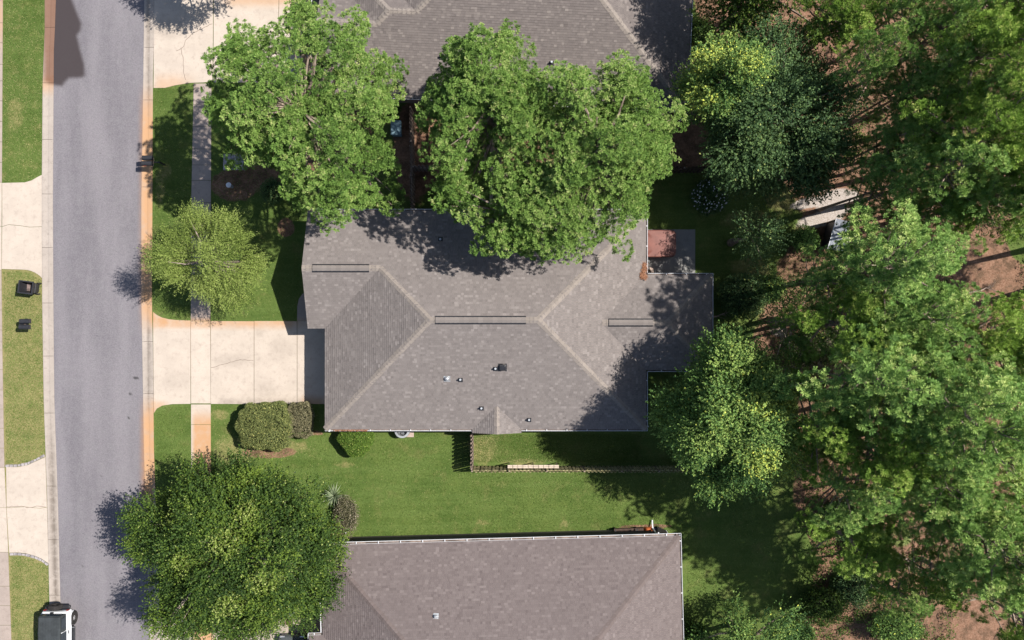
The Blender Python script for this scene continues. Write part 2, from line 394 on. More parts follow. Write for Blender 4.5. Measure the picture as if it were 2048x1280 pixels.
for e in [(560,895,80,22),(470,900,60,40),(965,895,40,45),(1050,925,60,10),(1130,1048,16,10),(965,1045,20,8),(690,930,30,8),(55,1200,28,40),(60,1245,30,50),(75,580,24,16),(40,610,26,12),
          (50,840,40,20),(320,370,14,60),(330,340,20,18),(1570,400,60,40),(1500,440,80,30),(1640,940,60,60),(1500,540,60,40),(1560,640,80,70),(560,642,60,3),(440,830,30,16),(30,230,24,50)]:
    dry = np.maximum(dry, ell(P2, *e)*.75)
sand = np.zeros(len(P2))
for e in [(1675,405,55,34,12),(1620,405,50,14,12),(1640,440,60,18,10),(1700,480,30,20),(1560,660,30,20)]: sand = np.maximum(sand, ell(P2, *e))
sand[ell(P2,1570,690,70,80)>.1] *= .55
ny_, nx_ = XX.shape; ii = (np.arange(ny_-1)[:,None]*nx_+np.arange(nx_-1)[None,:]).ravel()
ZZ = np.where((np.abs(P2[:,0]) < 33) & (P2[:,0] > 8) & (np.abs(P2[:,1]) < 21), .03*np.sin(P2[:,0]*.9)*np.sin(P2[:,1]*.7+1), 0)
me = npmesh('ground', np.column_stack([P2, ZZ]), np.stack([ii, ii+1, ii+nx_+1, ii+nx_], 1),
            {'straw': ('POINT', straw), 'dry': ('POINT', dry), 'sand': ('POINT', sand)}, True)
tag(link('ground', me, M['ground']), 'green lawns giving way to pinkish pine straw under the woods', kind='structure')

# ------------------------------------------------------------------ road, kerbs, sidewalks, driveways
RL = [(-3000,112),(0,111),(60,109),(100,107),(400,105),(600,106),(800,108),(1000,115),(1280,122),(4000,160)]   # road edges (y, x)
RR = [(-3000,300),(0,290),(150,288),(400,284),(600,284),(700,286),(900,289),(1280,301),(4000,360)]
KL = [(-3000,92),(0,90),(60,90),(165,86),(400,84),(600,85),(800,88),(1000,95),(1280,101),(4000,140)]         # outer edges of the gutters
KR = [(-3000,320),(0,311),(150,306),(400,305),(600,304),(700,306),(900,308),(1280,321),(4000,380)]
ys = list(range(-1200, -40, 200)) + [-40+i*4 for i in range(341)] + list(range(1500, 2800, 200))
V = []; nc = 57
for y in ys:
    a, b = pl(RL, y)-2, pl(RR, y)+2
    for i in range(nc): V.append(G(lerp(a, b, i/(nc-1)), y, 0.014+0.03*math.sin(math.pi*i/(nc-1))))
V = np.array(V); V[:, 2] = np.tile(0.014+0.03*np.sin(np.pi*np.arange(nc)/(nc-1)), len(ys))
ii = (np.arange(len(ys)-1)[:,None]*nc+np.arange(nc-1)[None,:]).ravel()
me = npmesh('road', V, np.stack([ii, ii+nc, ii+nc+1, ii+1], 1), {'rust': ('POINT', f_rust(V)*ss(V[:,0]*PX+1024, 262, 292)), 'dark_patch': ('POINT', f_dark_patch(V)), 'oil': ('POINT', f_oil(V))}, True)
tag(link('road', me, M['asphalt']), 'faded grey asphalt street along the left side', kind='structure')
def strip_poly(E0, E1, y0, y1, n=4):
    a = [(pl(E0, lerp(y0, y1, i/n)), lerp(y0, y1, i/n)) for i in range(n+1)]; b = [(pl(E1, lerp(y0, y1, i/n)), lerp(y0, y1, i/n)) for i in range(n+1)]
    return gp(a + b[::-1])
def kerb(root, E0, E1, cuts, low):
    """gutter pans with a shallow valley, one object per cast section; low = True when the valley is nearer E1"""
    for y0, y1 in zip(cuts, cuts[1:]):
        y0 += .35; y1 -= .35; V, F = [], []
        prof = [(0, -.05), (0, .040), (.1, .042), (.38, .026), (.52, .020), (.64, .030), (1, .036), (1, -.05)]
        n = 8; rows = max(2, int((y1-y0)/6))
        for j in range(rows+1):
            y = lerp(y0, y1, j/rows); a, b = pl(E0, y), pl(E1, y)
            for t, z in prof:
                g = G(lerp(a, b, t), y); V.append((g[0], g[1], z))
        for j in range(rows):
            for i in range(n-1): F.append((j*n+i, (j+1)*n+i, (j+1)*n+i+1, j*n+i+1))
        F.append(tuple(range(n))); F.append(tuple(range(rows*n+n-1, rows*n-1, -1)))
        me = bpy.data.meshes.new('kerb_section'); me.from_pydata(V, [], F); me.update(); A = np.array(V)
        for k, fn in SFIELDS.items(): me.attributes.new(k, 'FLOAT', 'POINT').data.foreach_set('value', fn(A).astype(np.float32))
        link('kerb_section', me, M['kerb'], root)
ke = empty('kerb', (0,0,0), kind='structure'); tag(ke, 'concrete kerb and gutter on the left side of the street')
kerb(ke, KL, [(y, x+1) for y, x in RL], [-1200,-300,-120,55,166,279,388,495,606,712,826,972,1079,1190,1300,1500,2600], False)
k2 = empty('kerb', (0,0,0), kind='structure'); tag(k2, 'rust stained concrete kerb and gutter on the right side of the street')
kerb(k2, [(y, x-1) for y, x in RR], KR, [-1200,-300,-100,95,200,290,374,482,683,787,960,1080,1220,1330,1500,2600], True)
for E0, E1, y0, y1 in ((KL, RL, -1200, 2600), (RR, KR, -1200, 2600)): pass
jb = MB()
for E0, E1 in ((KL, RL), (RR, KR)):
    for y0, y1 in zip(ys, ys[1:]):
        jb.add([(*G(pl(E0,y0),y0)[:2],.008),(*G(pl(E1,y0),y0)[:2],.008),(*G(pl(E1,y1),y1)[:2],.008),(*G(pl(E0,y1),y1)[:2],.008)], [(0,3,2,1)])
tag(jb.build('joint_sand', M['joint']), 'dark soil packed in the joints below the kerb sections', kind='structure')
ZS = .040
# left side
wl = empty('sidewalk', (0,0,0), kind='structure'); tag(wl, 'sidewalk at the far left edge')
WLr = [(-3000,6),(0,6),(365,4),(540,3),(700,5),(930,9),(1108,17),(1280,23),(4000,60)]; WLl = [(y, x-38) for y, x in WLr]
cuts = [-1200,-800,-400,-100,-30,46,86,129,162,202,243,284,325,365]
for y0, y1 in zip(cuts, cuts[1:]): sheet('slab', strip_poly(WLl, WLr, y0+.35, y1-.35, 2), -.05, ZS, .35, M['walk'], wl)
for y0, y1 in ((365,453),(453,540)): sheet('slab', strip_poly(WLl, WLr, y0+.3, y1-.3, 2), -.05, ZS, .35, M['concrete'], wl)
cuts = [540,580,620,660,700,739,780,818,857,896,935]
for y0, y1 in zip(cuts, cuts[1:]): sheet('slab', strip_poly(WLl, WLr, y0+.35, y1-.35, 2), -.05, ZS, .35, M['walk'], wl)
for y0, y1 in ((935,1015),(1015,1104)): sheet('slab', strip_poly(WLl, WLr, y0+.3, y1-.3, 2), -.05, ZS, .35, M['concrete'], wl)
cuts = [1104,1172,1211,1250,1290,1400,1700,2600]
for y0, y1 in zip(cuts, cuts[1:]): sheet('slab', strip_poly(WLl, WLr, y0+.35, y1-.35, 2), -.05, ZS, .35, M['walk'], wl)
d1 = empty('driveway', (0,0,0), kind='structure'); tag(d1, 'pale concrete driveway apron at the left, level with the first lawn')
sheet('slab', gp([(5,366),(50,365),(64,361),(76,354),(84,350),(84,453),(60,454),(40,451),(18,449),(5,453)]), -.05, ZS, .3, M['concrete'], d1)
sheet('slab', gp([(5,453.7),(18,449.7),(40,451.7),(60,454.7),(84,453.7),(84.5,556),(81,552.5),(76,548.6),(70,545),(63,542),(55,540),(46,539.2),(4,538)]), -.05, ZS, .3, M['concrete'], d1)
d2 = empty('driveway', (0,0,0), kind='structure'); tag(d2, 'concrete driveway apron at the lower left edged with grey cobbles')
sheet('slab', gp([(13,934),(36,934),(56,930),(74,922),(91,914),(94.2,1014),(80,1016),(50,1013),(14,1015)]), -.05, ZS, .3, M['concrete'], d2)
sheet('slab', gp([(14,1015.7),(50,1013.7),(80,1016.7),(94.2,1014.7),(97.5,1126),(84,1117),(70,1111),(52,1106),(36,1104.5),(19,1105)]), -.05, ZS, .3, M['concrete'], d2)
def cobbles(root, pts):
    random.seed(5); acc = 0
    for (x0, y0), (x1, y1) in zip(pts, pts[1:]):
        L = math.hypot(x1-x0, y1-y0); n = max(1, round(L/7.5))
        for i in range(n):
            t0, t1 = i/n+.04, (i+1)/n-.04; dx, dy = (x1-x0)/L, (y1-y0)/L; w = 2.3+random.uniform(-.3,.3)
            q = [(lerp(x0,x1,t0)-dy*-w, lerp(y0,y1,t0)+dx*-w), (lerp(x0,x1,t1)-dy*-w, lerp(y0,y1,t1)+dx*-w), (lerp(x0,x1,t1)+dy*-w, lerp(y0,y1,t1)-dx*-w), (lerp(x0,x1,t0)+dy*-w, lerp(y0,y1,t0)-dx*-w)]
            b = MB(); b.poly(gp(q), -.03, .055+random.uniform(0,.02)); b.build('cobble', M['cobble'], root)
cobbles(d2, [(11,931.5),(36,931),(56,927),(74,919),(90,910)])
cobbles(d2, [(20,1108),(36,1107.5),(52,1109),(70,1114),(84,1120),(97,1129.5)])
# right side
wr = empty('sidewalk', (0,0,0), kind='structure'); tag(wr, 'concrete sidewalk between the kerb strip lawn and the front yard')
A0 = [(165,388),(400,383),(642,382),(1280,384)]; A1 = [(165,423),(400,422),(642,421),(1280,423)]
for y0, y1 in [(167,209),(209,253),(253,298),(298,330),(330,361),(361,405),(405,449),(449,500),(500,550),(550,600),(600,642)]:
    sheet('slab', strip_poly(A0, A1, y0+.35, y1-.35, 2), -.05, ZS, .3, M['walk'], wr)
for y0, y1 in [(642,807),(808.5,849),(849,905),(905,960),(960,1020),(1020,1080),(1080,1140),(1140,1232),(1233,1400)]:
    sheet('slab', strip_poly(A0, A1, y0+.35, y1-.35, 2), -.05, ZS, .3, M['concrete'], wr)
dm = empty('driveway', (0,0,0), kind='structure'); tag(dm, 'wide bright concrete driveway in front of the middle house')
sheet('slab', gp([(306.5,624),(314,630),(324,635),(338,638.5),(352,640),(381.3,641),(381.3,807.5),(345,808),(325,811),(314,817),(308,826)]), -.05, ZS, .22, M['concrete'], dm)
for x0, x1 in ((422,508),(508.8,594),(594.8,650),(650.5,690)):
    sheet('slab', gp([(x0+.1,642),(x1,642.6),(x1,808),(x0+.1,807.6)]), -.05, ZS, .22, M['concrete'], dm)
pw = empty('path', (0,0,0), kind='structure'); tag(pw, 'round ended concrete path beside the front door of the middle house')
sheet('slab', gp([(594.5,641.7),(595,612),(598,598),(605,588),(616,582),(690,580),(690,641.7)]), -.05, ZS, .3, M['walk'], pw)
dn = empty('driveway', (0,0,0), kind='structure'); tag(dn, 'concrete driveway of the house at the top, partly under pine branches')
sheet('slab', gp([(311,-160),(427.5,-160),(426,95),(425,163),(407,165),(380,166),(350,171),(330,176),(307.5,176)]), -.05, ZS, .25, M['concrete'], dn)
sheet('slab', gp([(429,-160),(560,-160),(555,165),(430,165),(426.6,163),(427.4,95)]), -.05, ZS, .25, M['concrete'], dn)
sheet('slab', gp([(561,-160),(690,-160),(690,165),(556,165)]), -.05, ZS, .3, M['concrete'], dn)
ds = empty('driveway', (0,0,0), kind='structure'); tag(ds, 'concrete driveway of the house at the bottom')
sheet('slab', gp([(320,1234),(337,1233),(322,1248)]), -.05, ZS, .3, M['concrete'], ds)
sheet('slab', gp([(321,1250),(339,1233.5),(383,1235),(383,1420),(322,1420)]), -.05, ZS, .3, M['concrete'], ds)
sheet('slab', gp([(424,1233),(508,1234),(508,1420),(424,1420)]), -.05, ZS, .3, M['concrete'], ds)
sheet('slab', gp([(509,1234),(700,1236),(700,1420),(509,1420)]), -.05, ZS, .3, M['concrete'], ds)
pa = empty('patio', (0,0,0), kind='structure'); tag(pa, 'shaded concrete patio behind the middle house')
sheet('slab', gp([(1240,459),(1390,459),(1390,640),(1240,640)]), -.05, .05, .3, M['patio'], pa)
# crack lines in the concrete, thin dark-filled grooves
def crack(pts, w=.9):
    b = MB(); random.seed(int(pts[0][0])); P = []
    for (x0, y0), (x1, y1) in zip(pts, pts[1:]):
        n = max(2, int(math.hypot(x1-x0, y1-y0)/5))
        P += [(lerp(x0,x1,i/n)+random.uniform(-1,1), lerp(y0,y1,i/n)+random.uniform(-1,1)) for i in range(n)]
    P.append(pts[-1])
    for (x0, y0), (x1, y1) in zip(P, P[1:]):
        L = math.hypot(x1-x0, y1-y0)+1e-6; nx, ny = -(y1-y0)/L*w/2, (x1-x0)/L*w/2
        b.add([(*G(x0+nx,y0+ny)[:2],ZS+.004),(*G(x0-nx,y0-ny)[:2],ZS+.004),(*G(x1-nx,y1-ny)[:2],ZS+.004),(*G(x1+nx,y1+ny)[:2],ZS+.004)], [(0,1,2,3)])
    return b
CR = plain('crack_fill', (.20,.155,.125), .95, .1)  # dark colour of the crack lines themselves
for root, pts in ((dm, [(423,735),(455,726),(480,720),(507,721)]), (dn, [(352,103),(368,94),(372,82),(385,68),(410,54),(425,48)]), (dn, [(362,97),(367,120),(368,145),(372,160)]),
                  (d2, [(14,1013),(40,1012),(60,1015),(75,1012),(92,1014)])):
    crack(pts).build('crack', CR, root)

# ------------------------------------------------------------------ houses
def shingle_faces(pieces, up, org, mb, rnd, expo=.143, wmin=.12, wmax=.24):
    """pieces: convex 3D polygons lying in one roof plane that rises along the horizontal direction up from org"""
    n = None
    p = [Vector(v) for v in pieces[0]]; n = (p[1]-p[0]).cross(p[2]-p[0]).normalized()
    if n.z < 0: n = -n
    U = Vector((up[1], -up[0], 0)).normalized()            # along the eave
    Vv = n.cross(U).normalized()
    if Vv.z < 0: Vv = -Vv
    O = Vector(org)
    uv = [[((Vector(v)-O).dot(U), (Vector(v)-O).dot(Vv)) for v in pc] for pc in pieces]
    vmax = max(q[1] for pc in uv for q in pc); u0 = min(q[0] for pc in uv for q in pc); u1 = max(q[0] for pc in uv for q in pc)
    for pc in uv:
        A = sum(pc[i][0]*pc[(i+1)%len(pc)][1]-pc[(i+1)%len(pc)][0]*pc[i][1] for i in range(len(pc)))
        if A < 0: pc.reverse()
    nrow = int(vmax/expo)+1; seed = rnd.random()
    for r in range(nrow):
        rr = random.Random(seed+r*7.1); va, vb = r*expo, (r+1)*expo
        u = u0-rr.random()*.3
        rowt = rr.uniform(-.03,.03)
        while u < u1:
            w = rr.uniform(wmin, wmax); k = rr.random()
            t = .5+rowt+rr.uniform(-.13,.13) + (.29 if k > .90 else (-.16 if k < .10 else 0)); t = min(1, max(0, t))
            lift = .024 if rr.random() < .45 else .016
            for pc in uv:
                q = clip_rect(pc, u, u+w-.004, va, vb)
                if len(q) < 3: continue
                bot = [i for i in range(len(q)) if q[i][1] < va+1e-5]
                vs = [O+U*a+Vv*b+n*(.003+lift*(1-(b-va)/expo)) for a, b in q]
                mb.add(vs, [tuple(range(len(q)))], t)
                if len(bot) >= 2:
                    ba = min(q[i][0] for i in bot); bb = max(q[i][0] for i in bot)
                    mb.add([O+U*ba+Vv*va, O+U*bb+Vv*va, O+U*bb+Vv*va+n*(.003+lift), O+U*ba+Vv*va+n*(.003+lift)], [(0,1,2,3)], 0.0)  # riser takes the darkest colour, a shadow line painted below each course
            u += w
def cap_row(parent, a, b, na, nb, m, expo=.23, w=.19):
    """overlapping ridge cap shingles from low end a to high end b; na, nb = normals of the two roof faces"""
    a, b = Vector(a), Vector(b); d = (b-a); L = d.length; d.normalize(); na, nb = Vector(na).normalized(), Vector(nb).normalized()
    sa = d.cross(na); sb = d.cross(nb)
    up = (na+nb).normalized()
    if sa.dot(nb) > 0: sa = -sa
    if sb.dot(na) > 0: sb = -sb
    # local mesh: apex line, two wings; lower end lifted
    vs, l = [], expo*1.15
    for t, h in ((0, .030), (l, .012)):
        for s, nn in ((sa, na), (None, up), (sb, nb)):
            o = d*t + up*h*1.0; vs.append(o + (s*w if s is not None else Vector((0,0,0))))
    vs += [v - up*.014 for v in vs[:3]]
    mb = MB(); mb.add(vs, [(0,1,4,3),(1,2,5,4),(0,6,7,1),(1,7,8,2)]); me = mb.mesh('ridge_cap'); me.materials.append(m)
    n = max(1, int(L/expo))
    for i in range(n):
        o = link('ridge_cap', me, None, parent); o.location = a + d*(L*i/n)
def gutter(parent, a, b, out, z=2.70, brk=1.2, first=.5, w=.11):
    a, b, out = Vector((*a, z)), Vector((*b, z)), Vector((*out, 0)).normalized(); d = (b-a); L = d.length; d.normalize(); Z = Vector((0,0,1))
    prof = [(0,.0),(0,-.10),(w*.75,-.10),(w,-.02),(w,.012),(w-.018,.012),(w-.018,-.012),(w*.7,-.085),(.012,-.085),(.012,0)]
    mb = MB(); mb.loft([[a+out*x+Z*y for x, y in prof], [b+out*x+Z*y for x, y in prof]]); g = mb.build('gutter', M['white'], parent)
    fl = MB(); fl.add([a+out*.013+Z*-.078, b+out*.013+Z*-.078, b+out*(w*.66)+Z*-.078, a+out*(w*.66)+Z*-.078], [(0,1,2,3)]); fl.build('debris', M['trough'], g)
    me = MB().box((w*.42, 0, .012), (w*.95, .045, .02)).mesh('bracket'); me.materials.append(M['white'])
    t = first
    while t < L-.1:
        o = link('bracket', me, None, g); p = a+d*t; o.location = p; o.rotation_euler.z = math.atan2(out.y, out.x); t += brk
    return g
def tri_n(pts):
    p = [Vector(v) for v in pts]; n = (p[1]-p[0]).cross(p[2]-p[0]).normalized(); return n if n.z > 0 else -n
def roof(house, faces, caps, shm, capm, seed, hide_under=()):
    """faces: list of (pieces, up, eave point); caps: (low, high, i, j)"""
    rnd = random.Random(seed); deck = MB()
    for pcs, up, org in faces:
        for pc in pcs:
            pc = [Vector(v) for v in pc]; nn = tri_n(pc)
            if (pc[1]-pc[0]).cross(pc[2]-pc[0]).z < 0: pc = pc[::-1]
            k = len(pc); deck.add(pc + [v-Vector((0,0,.16)) for v in pc], [tuple(range(k)), tuple(range(2*k-1,k-1,-1))] + [(i,k+i,k+(i+1)%k,(i+1)%k) for i in range(k)])
    rf = deck.build('roof', M['fascia'], house)
    sh = MB()
    for pcs, up, org in faces: shingle_faces(pcs, up, org, sh, rnd)
    o = sh.build('shingles', shm, rf, attr='tint'); o['kind'] = 'stuff'
    for a, b, i, j in caps: cap_row(rf, a, b, tri_n(faces[i][0][0]), tri_n(faces[j][0][0]), capm)
    return rf
def wall_run(house, pts, z1, m, t=.2, closed=True):
    """walls as one object per run"""
    n = len(pts)
    for i in range(n if closed else n-1):
        a, b = Vector((*pts[i], 0)), Vector((*pts[(i+1)%n], 0)); d = b-a; L = d.length
        c = (a+b)/2; mb = MB(); mb.box((c.x, c.y, z1/2), (L-.21, t, z1), math.atan2(d.y, d.x)); mb.build('wall', m, house)
def window(house, c, w, h, out, z=1.5):
    rz = math.atan2(out[1], out[0])-math.pi/2
    f = MB()
    M0 = Matrix.Translation((c[0], c[1], z)) @ Matrix.Rotation(rz, 4, 'Z')
    def bx(cx, cy, cz, dx, dy, dz, mb):
        p = M0 @ Vector((cx, cy, cz)); mb.box(p, (dx, dy, dz), rz)
    for s in (-1, 1):
        bx(s*w/2, 0, 0, .07, .10, h+.07, f); bx(0, 0, s*h/2, w-.075, .096, .07, f)
    bx(0, .0, 0, w-.075, .05, .04, f); fo = f.build('window', M['white'], house)
    g = MB(); bx(0, -.03, h/4, w-.08, .012, h/2-.06, g); g.build('pane', M['glass'], fo); g = MB(); bx(0, -.03, -h/4, w-.08, .012, h/2-.06, g); g.build('pane', M['glass'], fo)
def ridge_vent(rf, a, b, w=.235, m=None):
    a, b = Vector(a), Vector(b); d = (b-a).normalized(); s = Vector((-d.y, d.x, 0)); up = Vector((0,0,1))
    mb = MB()
    sec = [(-w,-.05-.075),(-w,.055-.075),(0,.075),(w,.055-.075),(w,-.05-.075)]
    mb.loft([[p+s*x+up*y for x, y in sec] for p in (a, b)]); v = mb.build('ridge_vent', M['blackm'], rf)
    L = (b-a).length; n = int(L/.26); wp = w-.032
    me = MB(); me.add([s*-wp+up*(.065-.075), up*.090, s*wp+up*(.065-.075), d*(L/n*1.0)+s*-wp+up*(.064-.075), d*(L/n*1.0)+up*.088, d*(L/n*1.0)+s*wp+up*(.064-.075)], [(0,3,4,1),(1,4,5,2)])
    me = me.mesh('vent_shingle'); me.materials.append(m or M['cap_vent'])
    for i in range(n): o = link('vent_shingle', me, None, v); o.location = a+d*(L*i/n)

E = 2.75; SL = .45
def hz(r): return E+SL*r
# --- middle house
W_, E_, N_, S_ = -11.12, 7.97, 6.5, -6.5
hm = empty('house', (0,0,0), 'single storey house in the middle with grey shingled hip roof and ridge vents', 'house')
A = (-12.15, 6.5, E); B = (-12.15, 3.0, hz(3.5)); Cc = (-7.62, 3.0, hz(3.5)); D = (-4.62, 0, hz(6.5)); Ee = (1.47, 0, hz(6.5)); F = (E_, 6.5, E)
SE, SW = (E_, -6.5, E), (W_, -6.5, E)
xe0, xe1, yn, ysx, yc = E_, 11.87, 2.68, -2.97, -.145; hw = (yn-ysx)/2; re0, re1, ze = E_-hw, 11.87-hw, hz(hw)
gxc, gh = -.9, 1.45; gz = hz(gh)
faces = [
 ([[A, B, Cc, (-7.62,6.5,E)], [(-7.62,6.5,E), Cc, D, Ee, F]], (0,-1), A),                       # 0 north
 ([[B, (-12.15,-.5,E), (W_,-.5,E), Cc]], (0,1), (-12.15,-.5,E)),                                # 1 gable south
 ([[(W_,-.5,E), SW, D, Cc]], (1,0), SW),                                                        # 2 west hip
 ([[SW, SE, Ee, D]], (0,1), SW),                                                                # 3 south
 ([[SE, F, Ee]], (-1,0), SE),                                                                   # 4 east hip
 ([[(re0,yc,ze), (xe0,yn,E), (xe1,yn,E), (re1,yc,ze)]], (0,-1), (xe0,yn,E)),                    # 5 ext north
 ([[(xe0,ysx,E), (xe1,ysx,E), (re1,yc,ze), (re0,yc,ze)]], (0,1), (xe0,ysx,E)),                  # 6 ext south
 ([[(xe1,ysx,E), (xe1,yn,E), (re1,yc,ze)]], (-1,0), (xe1,ysx,E)),                               # 7 ext east
 ([[(gxc-gh,-6.72,E), (gxc,-6.72,gz), (gxc,-5.05,gz), (gxc-gh,-6.5,E)]], (1,0), (gxc-gh,-6.72,E)),   # 8 little gable west
 ([[(gxc+gh,-6.72,E), (gxc+gh,-6.5,E), (gxc,-5.05,gz), (gxc,-6.72,gz)]], (-1,0), (gxc+gh,-6.72,E)), # 9 little gable east
]
caps = [(B, Cc, 0, 1), (Cc, D, 0, 2), (SW, D, 2, 3), (D, Ee, 0, 3), (F, Ee, 0, 4), (SE, Ee, 3, 4), ((re0+.1,yc,ze), (re1,yc,ze), 5, 6),
        ((xe1,yn,E), (re1,yc,ze), 5, 7), ((xe1,ysx,E), (re1,yc,ze), 6, 7), ((gxc,-6.72,gz), (gxc,-5.05,gz), 8, 9)]
rf = roof(hm, faces, caps, M['shingle'], M['cap'], 11)
def GZ(px, z): return (px-1024)*(H-z)/H/PX
ridge_vent(rf, (GZ(625,hz(3.5)), 3.0, hz(3.5)), (GZ(738,hz(3.5)), 3.0, hz(3.5)))
ridge_vent(rf, (GZ(871,hz(6.5)), 0, hz(6.5)), (GZ(1052,hz(6.5)), 0, hz(6.5)))
ridge_vent(rf, (GZ(1218,ze), yc, ze), (GZ(1306,ze), yc, ze))
gutter(hm, (-12.1, 6.5), (7.97, 6.5), (0,1), first=.9)
gutter(hm, (W_-.02, -6.5), (gxc-gh-.02, -6.5), (0,-1), first=.3)
gutter(hm, (gxc+gh+.02, -6.5), (E_+.1, -6.5), (0,-1), first=.3)
gutter(hm, (E_, 2.80), (E_, 6.6), (1,0), first=.4)
gutter(hm, (E_, -6.6), (E_, -3.08), (1,0), first=.6)
gutter(hm, (E_+.12, yn), (xe1+.1, yn), (0,1), first=1.1)
gutter(hm, (E_+.12, ysx), (xe1+.1, ysx), (0,-1), first=.8)
gutter(hm, (xe1, ysx-.1), (xe1, yn+.1), (1,0), first=.9)
wall_run(hm, [(-11.85,6.1),(7.57,6.1),(7.57,2.28),(11.47,2.28),(11.47,-2.57),(7.57,-2.57),(7.57,-6.1),(-10.72,-6.1),(-10.72,-.4),(-11.85,-.4)], 2.58, M['siding'])
mb = MB()
for y in (6.1, -.4): pass
mb.add([(-11.86,6.1,2.60),(-11.86,-.2,2.60),(-11.86,3.0,4.05),(-11.70,6.1,2.60),(-11.70,-.2,2.60),(-11.70,3.0,4.05)], [(0,2,1),(3,4,5),(0,1,4,3),(1,2,5,4),(2,0,3,5)]); mb.build('gable_wall', M['siding'], hm)
mb = MB(); mb.add([(gxc-1.3,-6.46,2.60),(gxc+1.3,-6.46,2.60),(gxc,-6.46,gz-.2),(gxc-1.3,-6.3,2.60),(gxc+1.3,-6.3,2.60),(gxc,-6.3,gz-.2)], [(0,1,2),(3,5,4),(0,3,4,1),(1,4,5,2),(2,5,3,0)]); mb.build('gable_wall', M['siding'], hm)
gd = MB()
for k in range(4): gd.bevbox((-10.84, -3.3, .32+k*.56), (.05, 4.8, .54), .015)
gd.build('garage_door', M['white'], hm)
dr = MB().bevbox((-11.97, .9, 1.05), (.05, .95, 2.05), .012).build('door', M['brownwood'], hm)
MB().tube([(-12.0,.55,1.0),(-12.06,.55,1.0),(-12.06,.62,1.0)], .015, 6).build('handle', M['silver'], dr)
for c, w, h, out in (((-11.97,4.3),1.5,1.4,(-1,0)), ((-6,-6.22),1.2,1.2,(0,-1)), ((3,-6.22),1.2,1.2,(0,-1)), ((6,-6.22),.9,1.2,(0,-1)), ((11.59,0),1.8,1.3,(1,0)), ((7.69,4.6),1.7,1.6,(1,0)), ((-5,6.22),1.1,1.2,(0,1)), ((1,6.22),1.1,1.2,(0,1))): window(hm, c, w, h, out)
for x, y in ((-10.9,-6.62),(8.1,-6.35),(11.98,2.5),(8.09,6.3)): MB().box((x,y,1.3), (.09,.07,2.6)).build('downspout', M['white'], hm)

def xf(org, th):
    c, s = math.cos(th), math.sin(th)
    return lambda p: (org[0]+p[0]*c-p[1]*s, org[1]+p[0]*s+p[1]*c) + ((p[2],) if len(p) > 2 else ())
def house_roof(house, T, th, faces, caps, shm, capm, seed):
    c, s = math.cos(th), math.sin(th); out = []
    for pcs, up, org in faces: out.append(([[T(v) for v in pc] for pc in pcs], (up[0]*c-up[1]*s, up[0]*s+up[1]*c), T(org)))
    return roof(house, out, [(T(a), T(b), i, j) for a, b, i, j in caps], shm, capm, seed)
def dirv(v, th): c, s = math.cos(th), math.sin(th); return (v[0]*c-v[1]*s, v[0]*s+v[1]*c)
# --- house at the top
th = R(-2.75); T = xf((10.36, 12.46), th)
hn = empty('house', (0,0,0), 'house cut by the top edge with grey shingled roof behind the two big pines', 'house')
sa, ta, tb, sb, sc, W0 = -18.35, 3.75, 4.45, -17.65, -16.08, 7.2
def z_(p, r): return (p[0], p[1], hz(r))
sm = sc-tb
faces = [
 ([[z_((-21.86,0),0), z_((sa,0),0), z_((sa,ta),ta), z_((-21.86,ta),ta)], [z_((sa,0),0), z_((sc,0),0), z_((sc,tb),tb), z_((sb,tb),tb), z_((sa,ta),ta)],
   [z_((sc,0),0), z_((0,0),0), z_((-W0,W0),W0), z_((sm+W0,W0),W0), z_((sc,tb),tb)]], (0,1), z_((-21.86,0),0)),
 ([[z_((-21.86,ta),ta), z_((sa,ta),ta), z_((-21.86,ta+3.51),ta-3.51)]], (0,-1), (-21.86,2*ta,E)),
 ([[z_((sa,ta),ta), z_((sb,tb),tb), (sa-ta,tb*2,E), (sa-ta,2*ta,E)]], (1,0), (sa-ta,2*ta,E)),
 ([[z_((sb,tb),tb), z_((sc,tb),tb), (sc-tb,2*tb,E), (sa-ta,2*tb,E)]], (0,-1), (sa-ta,2*tb,E)),
 ([[z_((sc,tb),tb), z_((sm+W0,W0),W0), (sm,2*W0,E), (sm,2*tb,E)]], (1,0), (sm,2*tb,E)),
 ([[z_((sm+W0,W0),W0), z_((-W0,W0),W0), (0,2*W0,E), (sm,2*W0,E)]], (0,-1), (sm,2*W0,E)),
 ([[(0,0,E), (0,2*W0,E), z_((-W0,W0),W0)]], (-1,0), (0,0,E)),
]
caps = [(z_((-21.86,ta),ta), z_((sa,ta),ta), 0, 1), (z_((sa,ta),ta), z_((sb,tb),tb), 0, 2), (z_((sb,tb),tb), z_((sc,tb),tb), 0, 3), (z_((sc,tb),tb), z_((sm+W0,W0),W0), 0, 4),
        ((sa-ta,2*tb,E), z_((sb,tb),tb), 2, 3), ((0,0,E), z_((-W0,W0),W0), 0, 6), ((0,2*W0,E), z_((-W0,W0),W0), 5, 6), (z_((sm+W0,W0),W0), z_((-W0,W0),W0), 0, 5)]
house_roof(hn, T, th, faces, caps, M['shingle_n'], M['cap'], 21)
gutter(hn, T((-21.8,0)), T((.1,0)), dirv((0,-1),th), first=.7)
gutter(hn, T((0,-.1)), T((0,14.4)), dirv((1,0),th), first=1.0)
po = MB(); pp = [T((-22.55,5.0,2.45)), T((-22.55,12,2.45)), T((-21.9,12,2.72)), T((-21.9,5.0,2.72))]
po.add(pp+[(a,b,c-.1) for a,b,c in pp], [(0,3,2,1),(4,5,6,7),(0,1,5,4),(1,2,6,5),(2,3,7,6),(3,0,4,7)]); po.build('porch_roof', M['shingle_n'], hn)
gutter(hn, T((-22.55,4.9)), T((-22.55,12)), dirv((-1,0),th), z=2.42, first=1)
